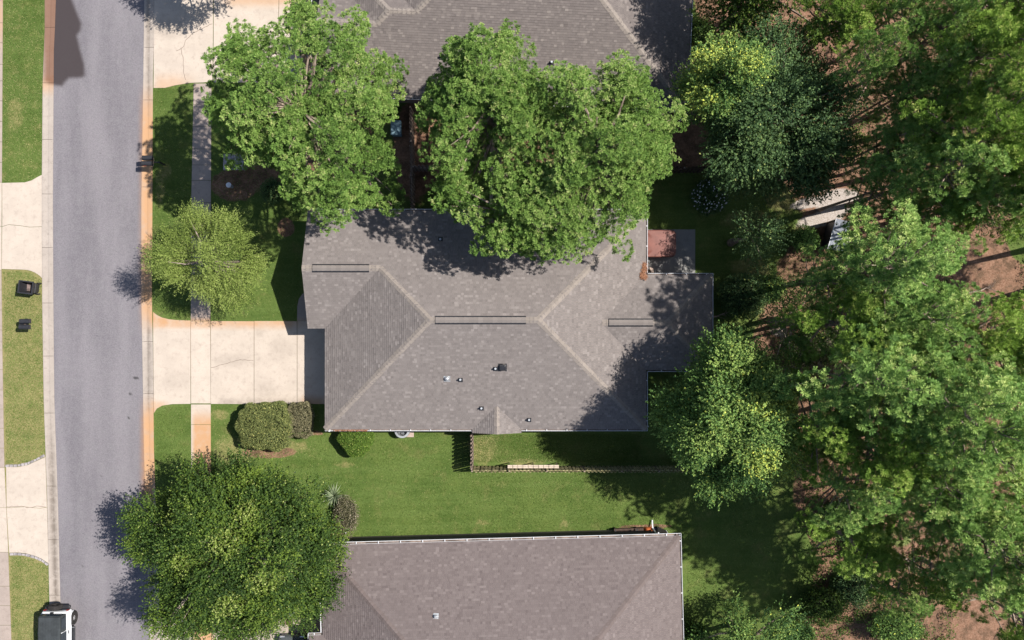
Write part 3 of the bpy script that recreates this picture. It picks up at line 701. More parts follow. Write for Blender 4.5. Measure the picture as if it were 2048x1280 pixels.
wall_run(hn, [T(p) for p in ((-21.5,.4),(-.4,.4),(-.4,14),(-21.5,14))], 2.58, M['siding'])
for s_ in (-18.3, -14, -8, -4): q = T((s_, .27)); window(hn, q, 1.2, 1.2, dirv((0,-1),th))
q = T((.08,-.06)); MB().box((q[0],q[1],1.3), (.09,.07,2.6)).build('downspout', M['white'], hn)
# --- house at the bottom
ths = R(1.5); TS = xf((9.95, -12.84), ths)
hs = empty('house', (0,0,0), 'house cut by the bottom edge with brownish shingled roof and white gutters', 'house')
Ls, Ws = -21.35, 7.0; wt = -5.35; wx = -22.15; wh = 3.4
faces = [
 ([[(Ls,0,E), z_((Ls+Ws,-Ws),Ws), z_((-Ws,-Ws),Ws), (0,0,E)]], (0,-1), (Ls,0,E)),
 ([[(0,0,E), z_((-Ws,-Ws),Ws), (0,-2*Ws,E)]], (-1,0), (0,0,E)),
 ([[(0,-2*Ws,E), z_((-Ws,-Ws),Ws), z_((Ls+Ws,-Ws),Ws), (Ls,-2*Ws,E)]], (0,1), (Ls,-2*Ws,E)),
 ([[(Ls,0,E), (Ls,-2*Ws,E), z_((Ls+Ws,-Ws),Ws)]], (1,0), (Ls,0,E)),
 ([[(wx,wt,E), (wx,wt-wh,hz(wh)), z_((Ls+wh,wt-wh),wh), (Ls,wt,E)]], (0,-1), (wx,wt,E)),
 ([[(wx,wt-2*wh,E), (Ls,wt-2*wh,E), z_((Ls+wh,wt-wh),wh), (wx,wt-wh,hz(wh))]], (0,1), (wx,wt-2*wh,E)),
]
caps = [((Ls,0,E), z_((Ls+Ws,-Ws),Ws), 0, 3), ((0,0,E), z_((-Ws,-Ws),Ws), 0, 1), (z_((Ls+Ws,-Ws),Ws), z_((-Ws,-Ws),Ws), 0, 2), ((0,-2*Ws,E), z_((-Ws,-Ws),Ws), 1, 2), ((wx,wt-wh,hz(wh)), (Ls+wh,wt-wh,hz(wh)), 4, 5)]
house_roof(hs, TS, ths, faces, caps, M['shingle_s'], M['cap_s'], 31)
gutter(hs, TS((Ls-.1,0)), TS((.1,0)), dirv((0,1),ths), first=.9, brk=1.32, w=.15)
gutter(hs, TS((0,.14)), TS((0,-14)), dirv((1,0),ths), first=.45, brk=1.55, w=.13)
gutter(hs, TS((Ls,.14)), TS((Ls,wt+.12)), dirv((-1,0),ths), first=.6, w=.14)
gutter(hs, TS((Ls-.12,wt)), TS((wx-.1,wt)), dirv((0,1),ths), first=.4, w=.14)
gutter(hs, TS((wx,wt+.1)), TS((wx,wt-6.8)), dirv((-1,0),ths), first=2, w=.10)
wall_run(hs, [TS(p) for p in ((Ls+.4,-.28),(-.4,-.28),(-.4,-13.6),(Ls+.4,-13.6))], 2.58, M['siding_s'])
for s_ in (-20.3, -1.2):
    q = TS((s_, .17)); q2 = TS((s_, -.12)); MB().tube([(q[0],q[1],2.58),(q2[0],q2[1]+.02,2.2),(q2[0],q2[1]+.02,.3),(q[0],q[1]+.22,.10)], .045, 6).build('downspout', M['white'], hs)

# --- roof fittings
def on_roof_s(px, py, T=None, zfun=None):
    z = 4.0
    for _ in range(20):
        x, y, _z = G(px, py, z); z = zfun(x, y)
    return Vector((x, y, z))
mzs = lambda x, y: E+SL*(y+6.5)
mzn = lambda x, y: E+SL*(6.5-y)
nzs = lambda x, y: E+SL*((x-10.36)*-math.sin(th)+(y-12.46)*math.cos(th))
szs = lambda x, y: E+SL*((x-9.95)*math.sin(ths)-(y+12.84)*math.cos(ths))
def vent_pipe(px, py, zf, label, sgn=1):
    p = on_roof_s(px, py, zfun=zf); t = empty('vent_pipe', p, label, 'vent pipe', 'plumbing vent pipes on the roofs'); a = math.atan(SL)*sgn
    MB().box((0,-.03*sgn,.012), (.27,.27,.012), rx=a).build('flashing', M['black'], t)
    MB().cyl((0,0,-.02), .09, .10, 16, .066).build('boot', M['black'], t)
    b = MB(); b.cyl((0,0,.06), .060, .22, 16); b.build('pipe', M['galv'], t)
    return t
vent_pipe(921, 759, mzs, 'black collared vent pipe just right of the silver roof cap')
vent_pipe(991, 737, mzs, 'vent pipe standing directly beside the square black roof vent')
vent_pipe(963, 816, mzs, 'vent pipe just left of the little gable over the side wall')
vent_pipe(1058, 839, mzs, 'vent pipe right of the little gable near the side gutter')
vent_pipe(881, 479, mzn, 'vent pipe on the north slope of the middle house in pine shade', -1)
vent_pipe(883, 114, nzs, 'vent pipe on the top house roof above a dark branch')
vent_pipe(1103, 126, nzs, 'vent pipe on the top house roof at the pine crown edge')
p = on_roof_s(894, 757, zfun=mzs); t = empty('exhaust_hood', p, 'silver hooded exhaust cap on the south slope of the middle house', 'roof vent')
MB().box((0,0,.01), (.38,.38,.012), rx=math.atan(SL)).build('flashing', M['galv'], t)
mb = MB(); mb.loft([[(x*r, y*r*.9-(1-r)*.0, z) for x, y in [(math.cos(k*math.pi/6), math.sin(k*math.pi/6)) for k in range(12)]] for r, z in ((.15,-.04),(.15,.10),(.11,.17),(.04,.20))]); mb.build('hood', M['silver'], t, True)
p = on_roof_s(1005, 735, zfun=mzs); t = empty('roof_vent', p, 'square black roof vent on the south slope of the middle house', 'roof vent')
MB().box((0,0,.012), (.5,.5,.014), rx=math.atan(SL)).build('flashing', M['black'], t)
mb = MB(); mb.bevbox((0,0,0), (.38,.36,.14), .04, M=Matrix.Translation((0,0,.12)) @ Matrix.Rotation(math.atan(SL),4,'X')); mb.build('hood', M['black'], t)
p = on_roof_s(872, 1232, zfun=szs); t = empty('exhaust_hood', p, 'small white metal exhaust cap on the bottom house roof', 'roof vent')
MB().box((0,0,.012), (.30,.30,.014), rx=-math.atan(SL)).build('flashing', M['galv'], t)
mb = MB(); mb.bevbox((0,0,.1), (.20,.16,.22), .03); mb.build('hood', M['silver'], t)
rr = np.random.default_rng(8)
def litter(name, pts, n, z0, label, m, L=.12, w=.012, spread=.12):
    """heap of needles along a polyline"""
    mb = MB(); random.seed(4)
    for k in range(n):
        i = random.randrange(len(pts)-1); t = random.random(); a, b = Vector(pts[i]), Vector(pts[i+1]); p = a.lerp(b, t)+Vector((random.gauss(0,spread), random.gauss(0,spread), random.uniform(0,.05)))
        d = Vector((random.gauss(0,1), random.gauss(0,1), random.gauss(0,.2))).normalized()*L; s = Vector((-d.y, d.x, 0)).normalized()*w
        mb.add([p-d/2-s, p-d/2+s, p+d/2], [(0,1,2)])
    o = mb.build(name, m); return tag(o, label, 'leaf litter', kind='stuff')
v1 = G(1289,541,2.85); v2 = G(1286,553,2.95)
litter('pine_straw', [(v1[0],v1[1]+.4,2.84), (v1[0]-.02,v1[1],2.92), (v2[0]-.05,v2[1],3.0), (v2[0]+.15,v2[1]-.05,2.98)], 900, 2.8, 'orange brown pine straw heaped in the roof corner by the patio', M['litter'], spread=.07)
litter('pine_straw', [(-10.6,-6.56,2.70), (-8.6,-6.56,2.70)], 500, 2.7, 'brown pine straw lying in the gutter above the round shrub', M['litter'], .10, .01, .02)

# ------------------------------------------------------------------ fences
def fence(label, a, b, h=1.8, pitch=.235, m=M['picket'], inner=1, seed=1, mtop=M['oldwood']):
    a, b = Vector((*a, 0)), Vector((*b, 0)); d = b-a; L = d.length; d.normalize(); nrm = Vector((-d.y, d.x, 0))*inner; rz = math.atan2(d.y, d.x)
    f = empty('wooden_fence', a, label, 'fence'); rnd = random.Random(seed)
    def mesh(name, size, cen, dog=False):
        mb = MB(); x, y, z = size
        if dog:
            q = [(-x/2,0),(x/2,0),(x/2,z-.05),(x/2-.035,z),(-x/2+.035,z),(-x/2,z-.05)]
            mb.loft([[(cen[0]+u, cen[1]-y/2, v) for u, v in q], [(cen[0]+u, cen[1]+y/2, v) for u, v in q]])
        else: mb.box(cen, size)
        return mb.mesh(name)
    mp = mesh('picket', (.138,.018,h), (0,0,0), True); mp.materials.append(m)
    mr_ = MB().box((0,0,0), (1,.04,.085)).mesh('rail'); mr_.materials.append(m); mo = MB().box((0,0,h/2), (.09,.09,h)).mesh('post'); mo.materials.append(mtop)
    n = int(L/pitch)
    for i in range(n):
        for sd, off in ((1, 0), (-1, .5)):
            o = link('picket', mp, None, f); o.location = d*((i+.5+off)*pitch) + nrm*sd*.055; o.rotation_euler = (rnd.uniform(-.012,.012), rnd.uniform(-.008,.008), rz+rnd.uniform(-.03,.03)); o.location.z = .04+rnd.uniform(-.015,.015)
    k = max(1, round(L/2.4))
    for i in range(k+1): o = link('post', mo, None, f); o.location = d*(L*i/k); o.rotation_euler.z = rz
    for z in (.35, .95, 1.55): o = link('rail', mr_, None, f); o.location = d*(L/2)+Vector((0,0,z)); o.rotation_euler.z = rz; o.scale.x = L
    return f
fence('mossy shadowbox picket fence along the lawn south of the middle house', (-2.42,-9.16), (11.2,-9.16), seed=2)
fence('short picket fence between the middle house side wall and the long lawn fence', (-2.45,-9.02), (-2.45,-6.75), seed=3, m=M['oldwood'])
x0, y0, _ = G(824,206,.9); x1, y1, _ = G(825,425,.9)
fence('dark picket fence in the gap between the two big pines', (-6.15,12.9), (-6.1,6.7), seed=4, m=M['oldwood'])
fence('dark fence deep in shade behind the top house', (8.5,9.2), (12.4,9.25), seed=5, m=M['brownwood'])
fence('stub of picket fence meeting the dark fence between the two pines', (-6.0,9.3), (-4.9,9.3), seed=6, m=M['oldwood'])
# long pale shelf against the lawn fence
sx0, sx1 = G(1015,934,1.1)[0], G(1118,934,1.1)[0]
t = empty('wooden_shelf', ((sx0+sx1)/2, -8.98, 0), 'long pale wooden shelf of short boards standing along the lawn fence', 'shelf'); n = 10; w = (sx1-sx0)/n
for i in range(n):
    for k, yy in enumerate((-.052, .052)): MB().bevbox((-(sx1-sx0)/2+(i+.5)*w, yy, 1.13+.004*((i+k)%2)), (w-.022, .094, .03), .004).build('board', M['palewood'], t)
for s in (-1, 0, 1):
    for yy in (-.06, .06): MB().box((s*(sx1-sx0)/2*.93, yy, .55), (.05,.05,1.10)).build('leg', M['oldwood'], t)
MB().box((0,-.055,1.085), (sx1-sx0-.1,.04,.05)).build('rail', M['oldwood'], t)

# ------------------------------------------------------------------ vehicles
def wheel(parent, c, r=.4, w=.26, side=1, spokes=8, rimm=None, axis='x', name='wheel', rr_=.46):
    """wheel with its axle along x (side = the outer face) or y"""
    o = empty(name, c); o.parent = parent
    if axis == 'y': o.rotation_euler.z = math.pi/2
    prof = [(-w/2,r*.62),(-w/2,r*.9),(-w*.38,r),(w*.38,r),(w/2,r*.9),(w/2,r*.62),(w*.36,r*rr_),(-w*.36,r*rr_)]
    n = 32; mb = MB(); V = [[(x*side, q*math.cos(a), q*math.sin(a)) for x, q in prof] for a in [2*math.pi*k/n for k in range(n)]]
    k = len(prof); vs = [v for r_ in V for v in r_]; mb.add(vs, [(i*k+j, i*k+(j+1)%k, ((i+1)%n)*k+(j+1)%k, ((i+1)%n)*k+j) for i in range(n) for j in range(k)])
    for q in range(n):    # tread blocks
        a = 2*math.pi*(q+.5)/n
        for sx in (-1, 1): mb.box((sx*w*.22, r*1.005*math.cos(a), r*1.005*math.sin(a)), (w*.36, .035, .03), rx=a-math.pi/2+0)
    mb.build('tyre', M['rubber'], o)
    rm = MB(); R0 = r*rr_
    rm.loft([[(x*side, q*math.cos(a), q*math.sin(a)) for a in [2*math.pi*k/24 for k in range(24)]] for x, q in ((-w*.3,R0),(w*.28,R0),(w*.28,R0*.86),(w*.12,R0*.80),(w*.10,.02))], False)
    rm.build('rim', rimm or M['rubber'], o)
    hb = MB()
    for q in range(spokes):
        a = 2*math.pi*q/spokes; hb.box((w*.2*side, R0*.48*math.cos(a), R0*.48*math.sin(a)), (.03, R0*.2, R0*.72), rx=a+math.pi/2)
    hb.cyl((0,0,0), .01, .01, 8); hb.tube([(w*.1*side,0,0),(w*.30*side,0,0)], .07, 12); hb.build('hub', rimm or M['silver'], o)
    return o
def offroader():
    # local frame: x to its left-of-travel side mirrored as east, y = forward (south in the scene after rotation)
    t = empty('offroad_car', (-28.02, -17.86, .03), 'white offroad car with ribbed grey soft top and rear spare wheel at the lower left', 'car', rz=math.pi)
    # body coordinates: y from 0 (rear) to 3.75 (front) ; rotated by pi so forward is south, -x is east
    b = MB()
    sec = lambda y, w, z0, z1: [(-w,y,z0),(w,y,z0),(w,y,z1-.05),(w-.04,y,z1),(-w+.04,y,z1),(-w,y,z1-.05)]
    b.loft([sec(.0,.72,.62,1.10), sec(.04,.76,.52,1.16), sec(2.42,.76,.50,1.14), sec(2.50,.74,.52,1.12), sec(3.55,.62,.56,1.06), sec(3.62,.58,.60,1.0)])
    body = b.build('body', M['carwhite'], t, True)
    top = MB(); tr = lambda y, w, z, wb=None: [(-w-.06,y,1.15),(w+.06,y,1.15),(w,y,z-.06),(w-.07,y,z),(-w+.07,y,z),(-w,y,z-.06)]
    top.loft([tr(.10,.66,1.66), tr(.16,.67,1.80), tr(1.0,.68,1.84), tr(2.05,.67,1.82), tr(2.20,.66,1.76)])
    so = top.build('soft_top', M['softtop'], t)
    for x in (-.5,-.34,-.17,0,.17,.34,.5): MB().tube([(x,.18,1.80),(x,.6,1.835),(x,1.0,1.846),(x,2.03,1.826)], .012, 6).build('seam', M['softtop'], so)
    def side_quad(y0, y1, z0, z1, sx, off, name, m, par):
        def X(z): return sx*(.70+off + (1.76-z)*.098-.02)
        q = MB(); vs = [(X(z0),y0,z0),(X(z0),y1,z0),(X(z1),y1-.06,z1),(X(z1),y0+.06,z1)]; nn = .012*sx
        q.add(vs+[(x+nn,y,z) for x,y,z in vs], [(0,1,2,3),(4,7,6,5),(0,4,5,1),(1,5,6,2),(2,6,7,3),(3,7,4,0)]); return q.build(name, m, par)
    for sx in (-1, 1):
        side_quad(.22, .98, 1.22, 1.68, sx, .012, 'rear_window', M['glass'], t)
        d = MB(); d.box((sx*.766, 1.62, .83), (.03, 1.0, .58)); dd = d.build('door', M['carwhite'], t)
        MB().box((sx*.80, 1.28, 1.0), (.035,.17,.035)).build('handle', M['blackm'], dd)
        for dy in (1.12, 2.12): side_quad(dy-.03, dy+.03, 1.14, 1.72, sx, .02, 'window_frame', M['carwhite'], dd)
        side_quad(1.14, 2.10, 1.16, 1.70, sx, .010, 'door_glass', M['glass'], dd)
        # fenders: rear flared arch and front
        for yc, nm in ((.60,'rear_fender'), (3.05,'front_fender')):
            f = MB(); P = [(yc-.52,.62),(yc-.42,.90),(yc-.28,.98),(yc+.28,.98),(yc+.44,.90),(yc+.56,.55)]
            f.loft([[(sx*.74,y,z),(sx*.93,y,z-.02),(sx*.93,y,z-.06),(sx*.74,y,z-.05)] for y, z in P]); f.build(nm, M['carwhite'], t)
            w_ = wheel(t, (sx*.80, yc, .40), .40, .26, sx)
        MB().bevbox((sx*.86, 1.85, .42), (.16,1.45,.07), .02).build('side_step', M['black'], t)
        MB().box((sx*.70, -.03, .86), (.12,.05,.22)).build('tail_light', M['red'], t)
        MB().bevbox((sx*.96, 2.30, 1.22), (.20,.10,.18), .03).build('mirror', M['black'], t)
        hl = MB(); hl.tube([(sx*.44,3.60,.84),(sx*.44,3.66,.84)], .10, 16); hl.build('headlight', M['silver'], t)
    MB().bevbox((0,-.14,.60), (1.45,.20,.20), .03).build('rear_bumper', M['black'], t)
    MB().bevbox((.62,-.10,.74), (.30,.16,.10), .03).build('bumper_end', M['black'], t)
    MB().bevbox((0,3.78,.58), (1.5,.2,.2), .03).build('front_bumper', M['black'], t)
    MB().box((0,.095,1.42), (1.0,.02,.44)).build('back_window', M['glass'], t)
    MB().box((0,.085,1.165), (1.30,.05,.03)).build('tailgate_rail', M['carwhite'], t)
    MB().box((.10,.055,1.22), (.16,.07,.14)).build('hinge', M['blackm'], t)
    MB().box((0,2.28,1.42), (1.25,.03,.46), rx=-.25).build('windscreen', M['glass'], t)
    MB().bevbox((0,3.02,1.10), (1.12,.98,.07), .03).build('bonnet', M['carwhite'], t)
    sp = wheel(t, (0,-.27,1.03), .40, .26, -1, axis='y', name='spare_wheel', rimm=M['blackm'])
    return t
offroader()
def grey_car():
    cx, cy, _ = G(590, 1336); t = empty('parked_car', (cx, cy, .045), 'dark grey car on the bottom driveway with only its roof edge in view', 'car', rz=math.pi/2)
    W2 = .9; st = [(-2.25,.35,.62,.72),(-2.2,.28,.86,.86),(-1.3,.25,.96,.90),(-.2,.25,.98,.90),(1.2,.25,.96,.90),(2.1,.28,.76,.84),(2.25,.36,.60,.70)]
    b = MB(); b.loft([[(x,-w,z0),(x,-w,z1-.12),(x,-w+.12,z1),(x,w-.12,z1),(x,w,z1-.12),(x,w,z0)] for x, z0, z1, w in st]); b.build('body', M['carsilver'], t, True)
    c = MB(); c.loft([[(x,-w,.94),(x,-w+.10,z-.03),(x,-w+.22,z),(x,w-.22,z),(x,w-.10,z-.03),(x,w,.94)] for x, z, w in ((-1.75,1.0,.78),(-1.05,1.42,.76),(.25,1.46,.76),(1.2,1.02,.78))]); c.build('cabin_glass', M['glass'], t, True)
    r = MB(); r.loft([[(x,-w,z-.03),(x,-w+.08,z+.012),(x,w-.08,z+.012),(x,w,z-.03)] for x, z, w in ((-1.1,1.42,.60),(-.5,1.47,.62),(.3,1.46,.62))]); r.build('roof', M['carsilver'], t, True)
    for s in (-1, 1):
        for x in (-1.38, 1.38): o = wheel(t, (x, s*.80, .32), .32, .2, s, axis='y')
        MB().bevbox((.72, s*.98, 1.0), (.14,.2,.13), .03).build('mirror', M['carsilver'], t)
        MB().box((2.2, s*.62, .62), (.08,.3,.12)).build('headlight', M['silver'], t); MB().box((-2.23, s*.66, .7), (.06,.26,.14)).build('tail_light', M['red'], t)
    return t
grey_car()

# ------------------------------------------------------------------ street furniture and yard things
def mailbox(label, loc, rz, dark=M['black']):
    t = empty('mailbox', loc, label, 'mailbox', 'black mailboxes along the street', rz=rz); t.scale = (1.2, 1.45, 1.2)
    sec = lambda x: [(x, .10*math.cos(a), .12+.10*math.sin(a)) if 0 <= a <= math.pi else (x, .10*math.cos(a), 0) for a in [k*math.pi/8 for k in range(9)]] + [(x,-.10,0),(x,.10,0)]
    b = MB(); b.loft([sec(-.25), sec(.25)]); b.build('box', dark, t, True)
    MB().box((.262,0,.10), (.016,.19,.2)).build('door', dark, t)
    MB().box((.1,.112,.17), (.15,.012,.03)).build('flag', M['red'] if 'lower' in label and 'kerb' in label else M['black'], t)
    return t
def mail_post(label, loc, rz, n=2, arm=.35):
    t = empty('mailbox_post', loc, label, 'post', rz=rz)
    MB().box((0,0,.5), (.09,.09,1.0)).build('post', M['black'], t)
    MB().box((arm/2+.05,0,.94), (arm+.1,.07,.07)).build('arm', M['black'], t)
    MB().box((arm,0,1.02), (.10,.50,.03)).build('crossbar', M['oldwood'], t)
    return t
x, y, _ = G(296, 322, 1.1)
mail_post('brown post with an arm holding two mailboxes at the right kerb', (x+.62, y-.05, 0), math.pi)
mailbox('upper of the two black mailboxes on the right kerb', G(297, 316.5, 1.06), math.pi); mailbox('lower of the two black mailboxes on the right kerb', G(296, 327.5, 1.06), math.pi)
x, y, _ = G(51, 648, 1.1)
mail_post('brown post with an arm holding two mailboxes on the left lawn', (x-.42, y, 0), 0)
mailbox('upper of the two black mailboxes on the left lawn', G(52, 642.5, 1.06), 0); mailbox('lower of the two black mailboxes on the left lawn', G(51, 654, 1.06), 0)
# big black bin, open
def bin_open():
    t = empty('rubbish_bin', (-29.78, 2.0, 0), 'big black wheeled rubbish bin standing open on the left lawn', 'bin', rz=R(-7))
    rings = lambda x0,x1,y,z: [(x0,-y,z),(x1,-y,z),(x1,y,z),(x0,y,z)]
    out = [rings(-.28,.26,.24,.05), rings(-.40,.30,.30,.55), rings(-.48,.36,.36,1.02), rings(-.51,.40,.40,1.03), rings(-.51,.40,.40,1.09), rings(-.44,.33,.33,1.09), rings(-.40,.28,.28,.6), rings(-.26,.22,.22,.12)]
    b = MB(); b.loft(out); bo = b.build('body', M['black'], t)
    l = MB(); l.loft([[(-.53,-.36,1.07),(-.53,.36,1.07),(-.50,.36,1.09),(-.50,-.36,1.09)], [(-.62,-.34,.62),(-.62,.34,.62),(-.59,.34,.62),(-.59,-.34,.62)]]); l.build('lid', M['black'], t)
    MB().tube([(.40,-.30,.98),(.50,-.28,.99),(.50,.28,.99),(.40,.30,.98)], .022, 8).build('handle', M['black'], t)
    for s in (-1, 1):
        w = MB(); w.tube([(.27,s*.30,.14),(.27,s*.36,.14)], .14, 18); w.build('wheel', M['rubber'], t)
    MB().box((.345,0,.72), (.012,.10,.07), ry=.16).build('sticker', M['white'], t)
    g = MB(); g.poly([(-.30,-.22),(.20,-.24),(.24,.20),(-.34,.24)], .28, .42); g.build('rubbish', plain('dull_pink_rubbish', (.16,.12,.11), .9, .2, var=.5), t)
bin_open()
# concrete bench in the shade of the left pine
t = empty('garden_table', G(467, 324, .7)[:2]+(0,), 'small grey two plank garden table beside the sidewalk under the left pine', 'table')
for x in (-.32, .32): MB().bevbox((x,0,.7), (.62,1.0,.05), .012).build('plank', M['galv'] if False else M['cobble'], t)
for x in (-.5,.5):
    for y in (-.4,.4): MB().box((x,y,.34), (.07,.07,.67)).build('leg', M['oldwood'], t)
t = empty('bench', G(488, 322, .45)[:2]+(0,), 'narrow dark bench right of the small grey garden table', 'bench')
MB().bevbox((0,0,.43), (.3,.95,.05), .012).build('seat', M['oldwood'], t)
for y in (-.36,.36): MB().box((0,y,.2), (.24,.06,.4)).build('leg', M['oldwood'], t)
x, y, _ = G(453, 366, .75)
t = empty('path_lamp', (x+.12, y-.12, 0), 'short pale round capped post lamp in the dark front bed', 'lamp')
MB().cyl((0,0,0), .10, .70, 16).build('post', M['galv'], t); mb = MB(); mb.cyl((0,0,.70), .16, .05, 20); mb.cyl((0,0,.75), .13, .04, 20, .04); mb.build('cap', M['white'], t, True)
# pale blue bin between the houses
t = empty('storage_bin', G(792, 255, .8)[:2]+(0,), 'pale blue storage bin in the dark gap left of the fence', 'bin')
mb = MB(); mb.box((0,0,.38), (.55,.8,.76), taper=1.08); mb.build('body', M['blue'], t); MB().bevbox((0,0,.80), (.64,.9,.06), .02).build('lid', M['blue'], t)
# air conditioner under the eave
cx, cy, _ = G(804, 861, .75)
t = empty('air_conditioner', (cx, cy, 0), 'round grey air conditioner half under the side gutter', 'air conditioner')
MB().bevbox((.1,0,.04), (1.1,1.0,.10), .02).build('pad', M['stone'], t)
b = MB(); n = 28; pr = lambda r, z: [(r*(1+.10*abs(math.cos(2*a))**.5*0)*math.cos(a), r*math.sin(a), z) for a in [2*math.pi*k/n for k in range(n)]]
b.loft([pr(.46,.09), pr(.48,.14), pr(.48,.72), pr(.46,.77), pr(.34,.79), pr(.33,.74), pr(.30,.30)]); bo = b.build('housing', M['ac'], t, True)
f = MB()
for q in range(5):
    a = 2*math.pi*q/5; f.box((.16*math.cos(a), .16*math.sin(a), .62), (.26,.13,.012), a, rx=.35)
f.cyl((0,0,.58), .05, .08, 12); f.build('fan', M['galv'], t)
gr = MB()
for rr_ in (.08,.14,.20,.26,.32): gr.tube([(rr_*math.cos(a), rr_*math.sin(a), .79) for a in [2*math.pi*k/24 for k in range(25)]], .005, 4)
for q in range(8): a = math.pi*q/4; gr.tube([(0,0,.795),(.34*math.cos(a),.34*math.sin(a),.79)], .006, 4)
gr.build('grille', M['blackm'], t)
cx, cy, _ = G(740, 854, .9)
t = empty('hose_reel', (cx-.05, cy+.05, 0), 'grey hose box by the wall right of the round shrub', 'hose reel')
MB().bevbox((0,0,.45), (.42,.55,.6), .05, .3).build('box', M['ac'], t); MB().tube([(.24,0,.5),(.34,0,.5),(.34,0,.62)], .02, 6).build('crank', M['black'], t)
for x in (-.15,.15): MB().box((x,0,.08), (.05,.4,.16), .3).build('foot', M['black'], t)
# hot tub
x0, y0, _ = G(1290, 460, .95); x1, y1, _ = G(1352, 514, .95)
cx, cy = (x0+x1)/2-.05, (y0+y1)/2; w, d = 2.0, (y0-y1)
t = empty('hot_tub', (cx, cy, .05), 'hot tub under a red brown rounded cover on the shaded patio', 'hot tub')
def rr4(w, d, r, z, n=6):
    out = []
    for sx, sy, a0 in ((1,1,0),(-1,1,90),(-1,-1,180),(1,-1,270)):
        for k in range(n+1): a = R(a0+90*k/n); out.append((sx*(w/2-r)+r*math.cos(a), sy*(d/2-r)+r*math.sin(a), z))
    return out
mb = MB(); mb.loft([rr4(w-.16,d-.16,.22,0), rr4(w-.12,d-.12,.24,.78)]); mb.build('cabinet', M['tubside'], t, True)
mb = MB(); mb.loft([rr4(w,d,.28,.74), rr4(w+.01,d+.01,.29,.80), rr4(w,d,.28,.87), rr4(w-.08,d-.08,.25,.91), rr4(w*.5,d*.5,.18,.935)]); mb.build('cover', M['cover'], t, True)
MB().box((.35,-d/2-.004,.60), (.05,.012,.36)).build('strap', M['black'], t)
t = empty('paving_stone', G(1302, 541, .3)[:2]+(.05,), 'pale tan slab leaning in the corner between patio and roof', 'stone')
mb = MB(); mb.poly([(-.12,.22),(.16,.12),(.16,-.22),(.04,-.24)], .30, .36); mb.build('slab', M['stone'], t); MB().box((.06,0,.15), (.16,.2,.30)).build('base', M['stone'], t)
# things stored along the bottom house wall
def q_(s, t_): return TS((s, t_))
x, y, _ = G(1252, 1060, .5); t = empty('wooden_bench', (x, y-.12, 0), 'dark brown wooden bench against the bottom house wall, left part of the stored things', 'bench', rz=ths)
for k in range(3): MB().box((0,-.14+k*.14,.45), (1.45,.12,.035)).build('slat', M['brownwood'], t)
for k in range(2): MB().box((0,-.26,.62+k*.16), (1.45,.03,.12)).build('back_slat', M['brownwood'], t)
for sx in (-.66,.66):
    MB().box((sx,0,.22), (.06,.42,.43)).build('leg', M['brownwood'], t); MB().box((sx,-.02,.66), (.07,.46,.04)).build('armrest', M['blackm'], t)
x, y, _ = G(1278, 1062, .45); t = empty('wooden_crate', (x, y-.05, 0), 'low brown slatted crate between the bench and the orange cloth', 'crate', rz=ths)
for k in range(5): MB().box((-.24+k*.12,0,.42), (.10,.42,.02)).build('slat', M['brownwood'], t)
MB().box((0,0,.2), (.58,.4,.40)).build('body', M['brownwood'], t)
x, y, _ = G(1298, 1062, .5); t = empty('folded_cloth', (x, y-.02, 0), 'crumpled orange cloth heap by the bottom house wall', 'cloth')
mb = MB(); random.seed(9); n = 12
rings = [[((.36-.03*k)*math.cos(a)*(1+.16*math.sin(3*a+k)), (.20-.016*k)*math.sin(a)*(1+.2*math.cos(2*a+k)), [0,.2,.36,.46,.50,.53][k]+.03*math.sin(5*a+k)) for a in [2*math.pi*i/n for i in range(n)]] for k in range(6)]
mb.loft(rings); o = mb.build('cloth', M['orange'], t, True)
x, y, _ = G(1310, 1064, .4); t = empty('garden_sack', (x, y, 0), 'dark bluish sack lying right of the orange cloth', 'sack')
mb = MB(); mb.loft([[(x_, r*math.cos(a), .2+r*.8*math.sin(a)) for a in [2*math.pi*i/10 for i in range(10)]] for x_, r in ((-.3,.06),(-.22,.18),(0,.22),(.2,.19),(.3,.05))]); mb.build('sack', plain('blue_grey_sack', (.06,.07,.10), .8, .2), t, True)
x, y, _ = G(1326, 1064, .8); t = empty('lattice_screen', (x, y, 0), 'dark mesh screen leaning beside a white post at the bottom house corner', 'screen', rz=R(-25))
mb = MB(); mb.box((0,0,.5), (.62,.02,.95), rx=.12); mb.build('mesh', M['black'], t); MB().tube([(.33,.05,0),(.34,-.02,1.0)], .045, 8).build('post', M['white'], t); MB().tube([(.34,0,.8),(.50,.06,.8)], .04, 8).build('bracket', M['white'], t)
# pot and bin near the bottom driveway
t = empty('plant_pot', G(577, 1244, .4)[:2]+(.04,), 'tan clay pot at the edge of the bottom driveway', 'pot')
mb = MB(); mb.tube([(0,0,0),(0,0,.32),(0,0,.36),(0,0,.40)], [.13,.2,.23,.23], 18); mb.build('pot', M['clay'], t, True); MB().cyl((0,0,.402), .19, .01, 18).build('soil', M['brownwood'], t)
t = empty('crate_box', G(580, 1229, .4)[:2]+(.0,), 'pale green grey box just above the clay pot by the bottom driveway', 'box'); mb = MB(); mb.bevbox((0,0,.3), (.34,.42,.6), .02); mb.build('box', plain('grey_green_plastic', (.20,.25,.22), .7, .3), t); MB().bevbox((0,0,.62), (.38,.46,.05), .015).build('lid', plain('grey_green_lid', (.24,.29,.26), .7, .3), t)
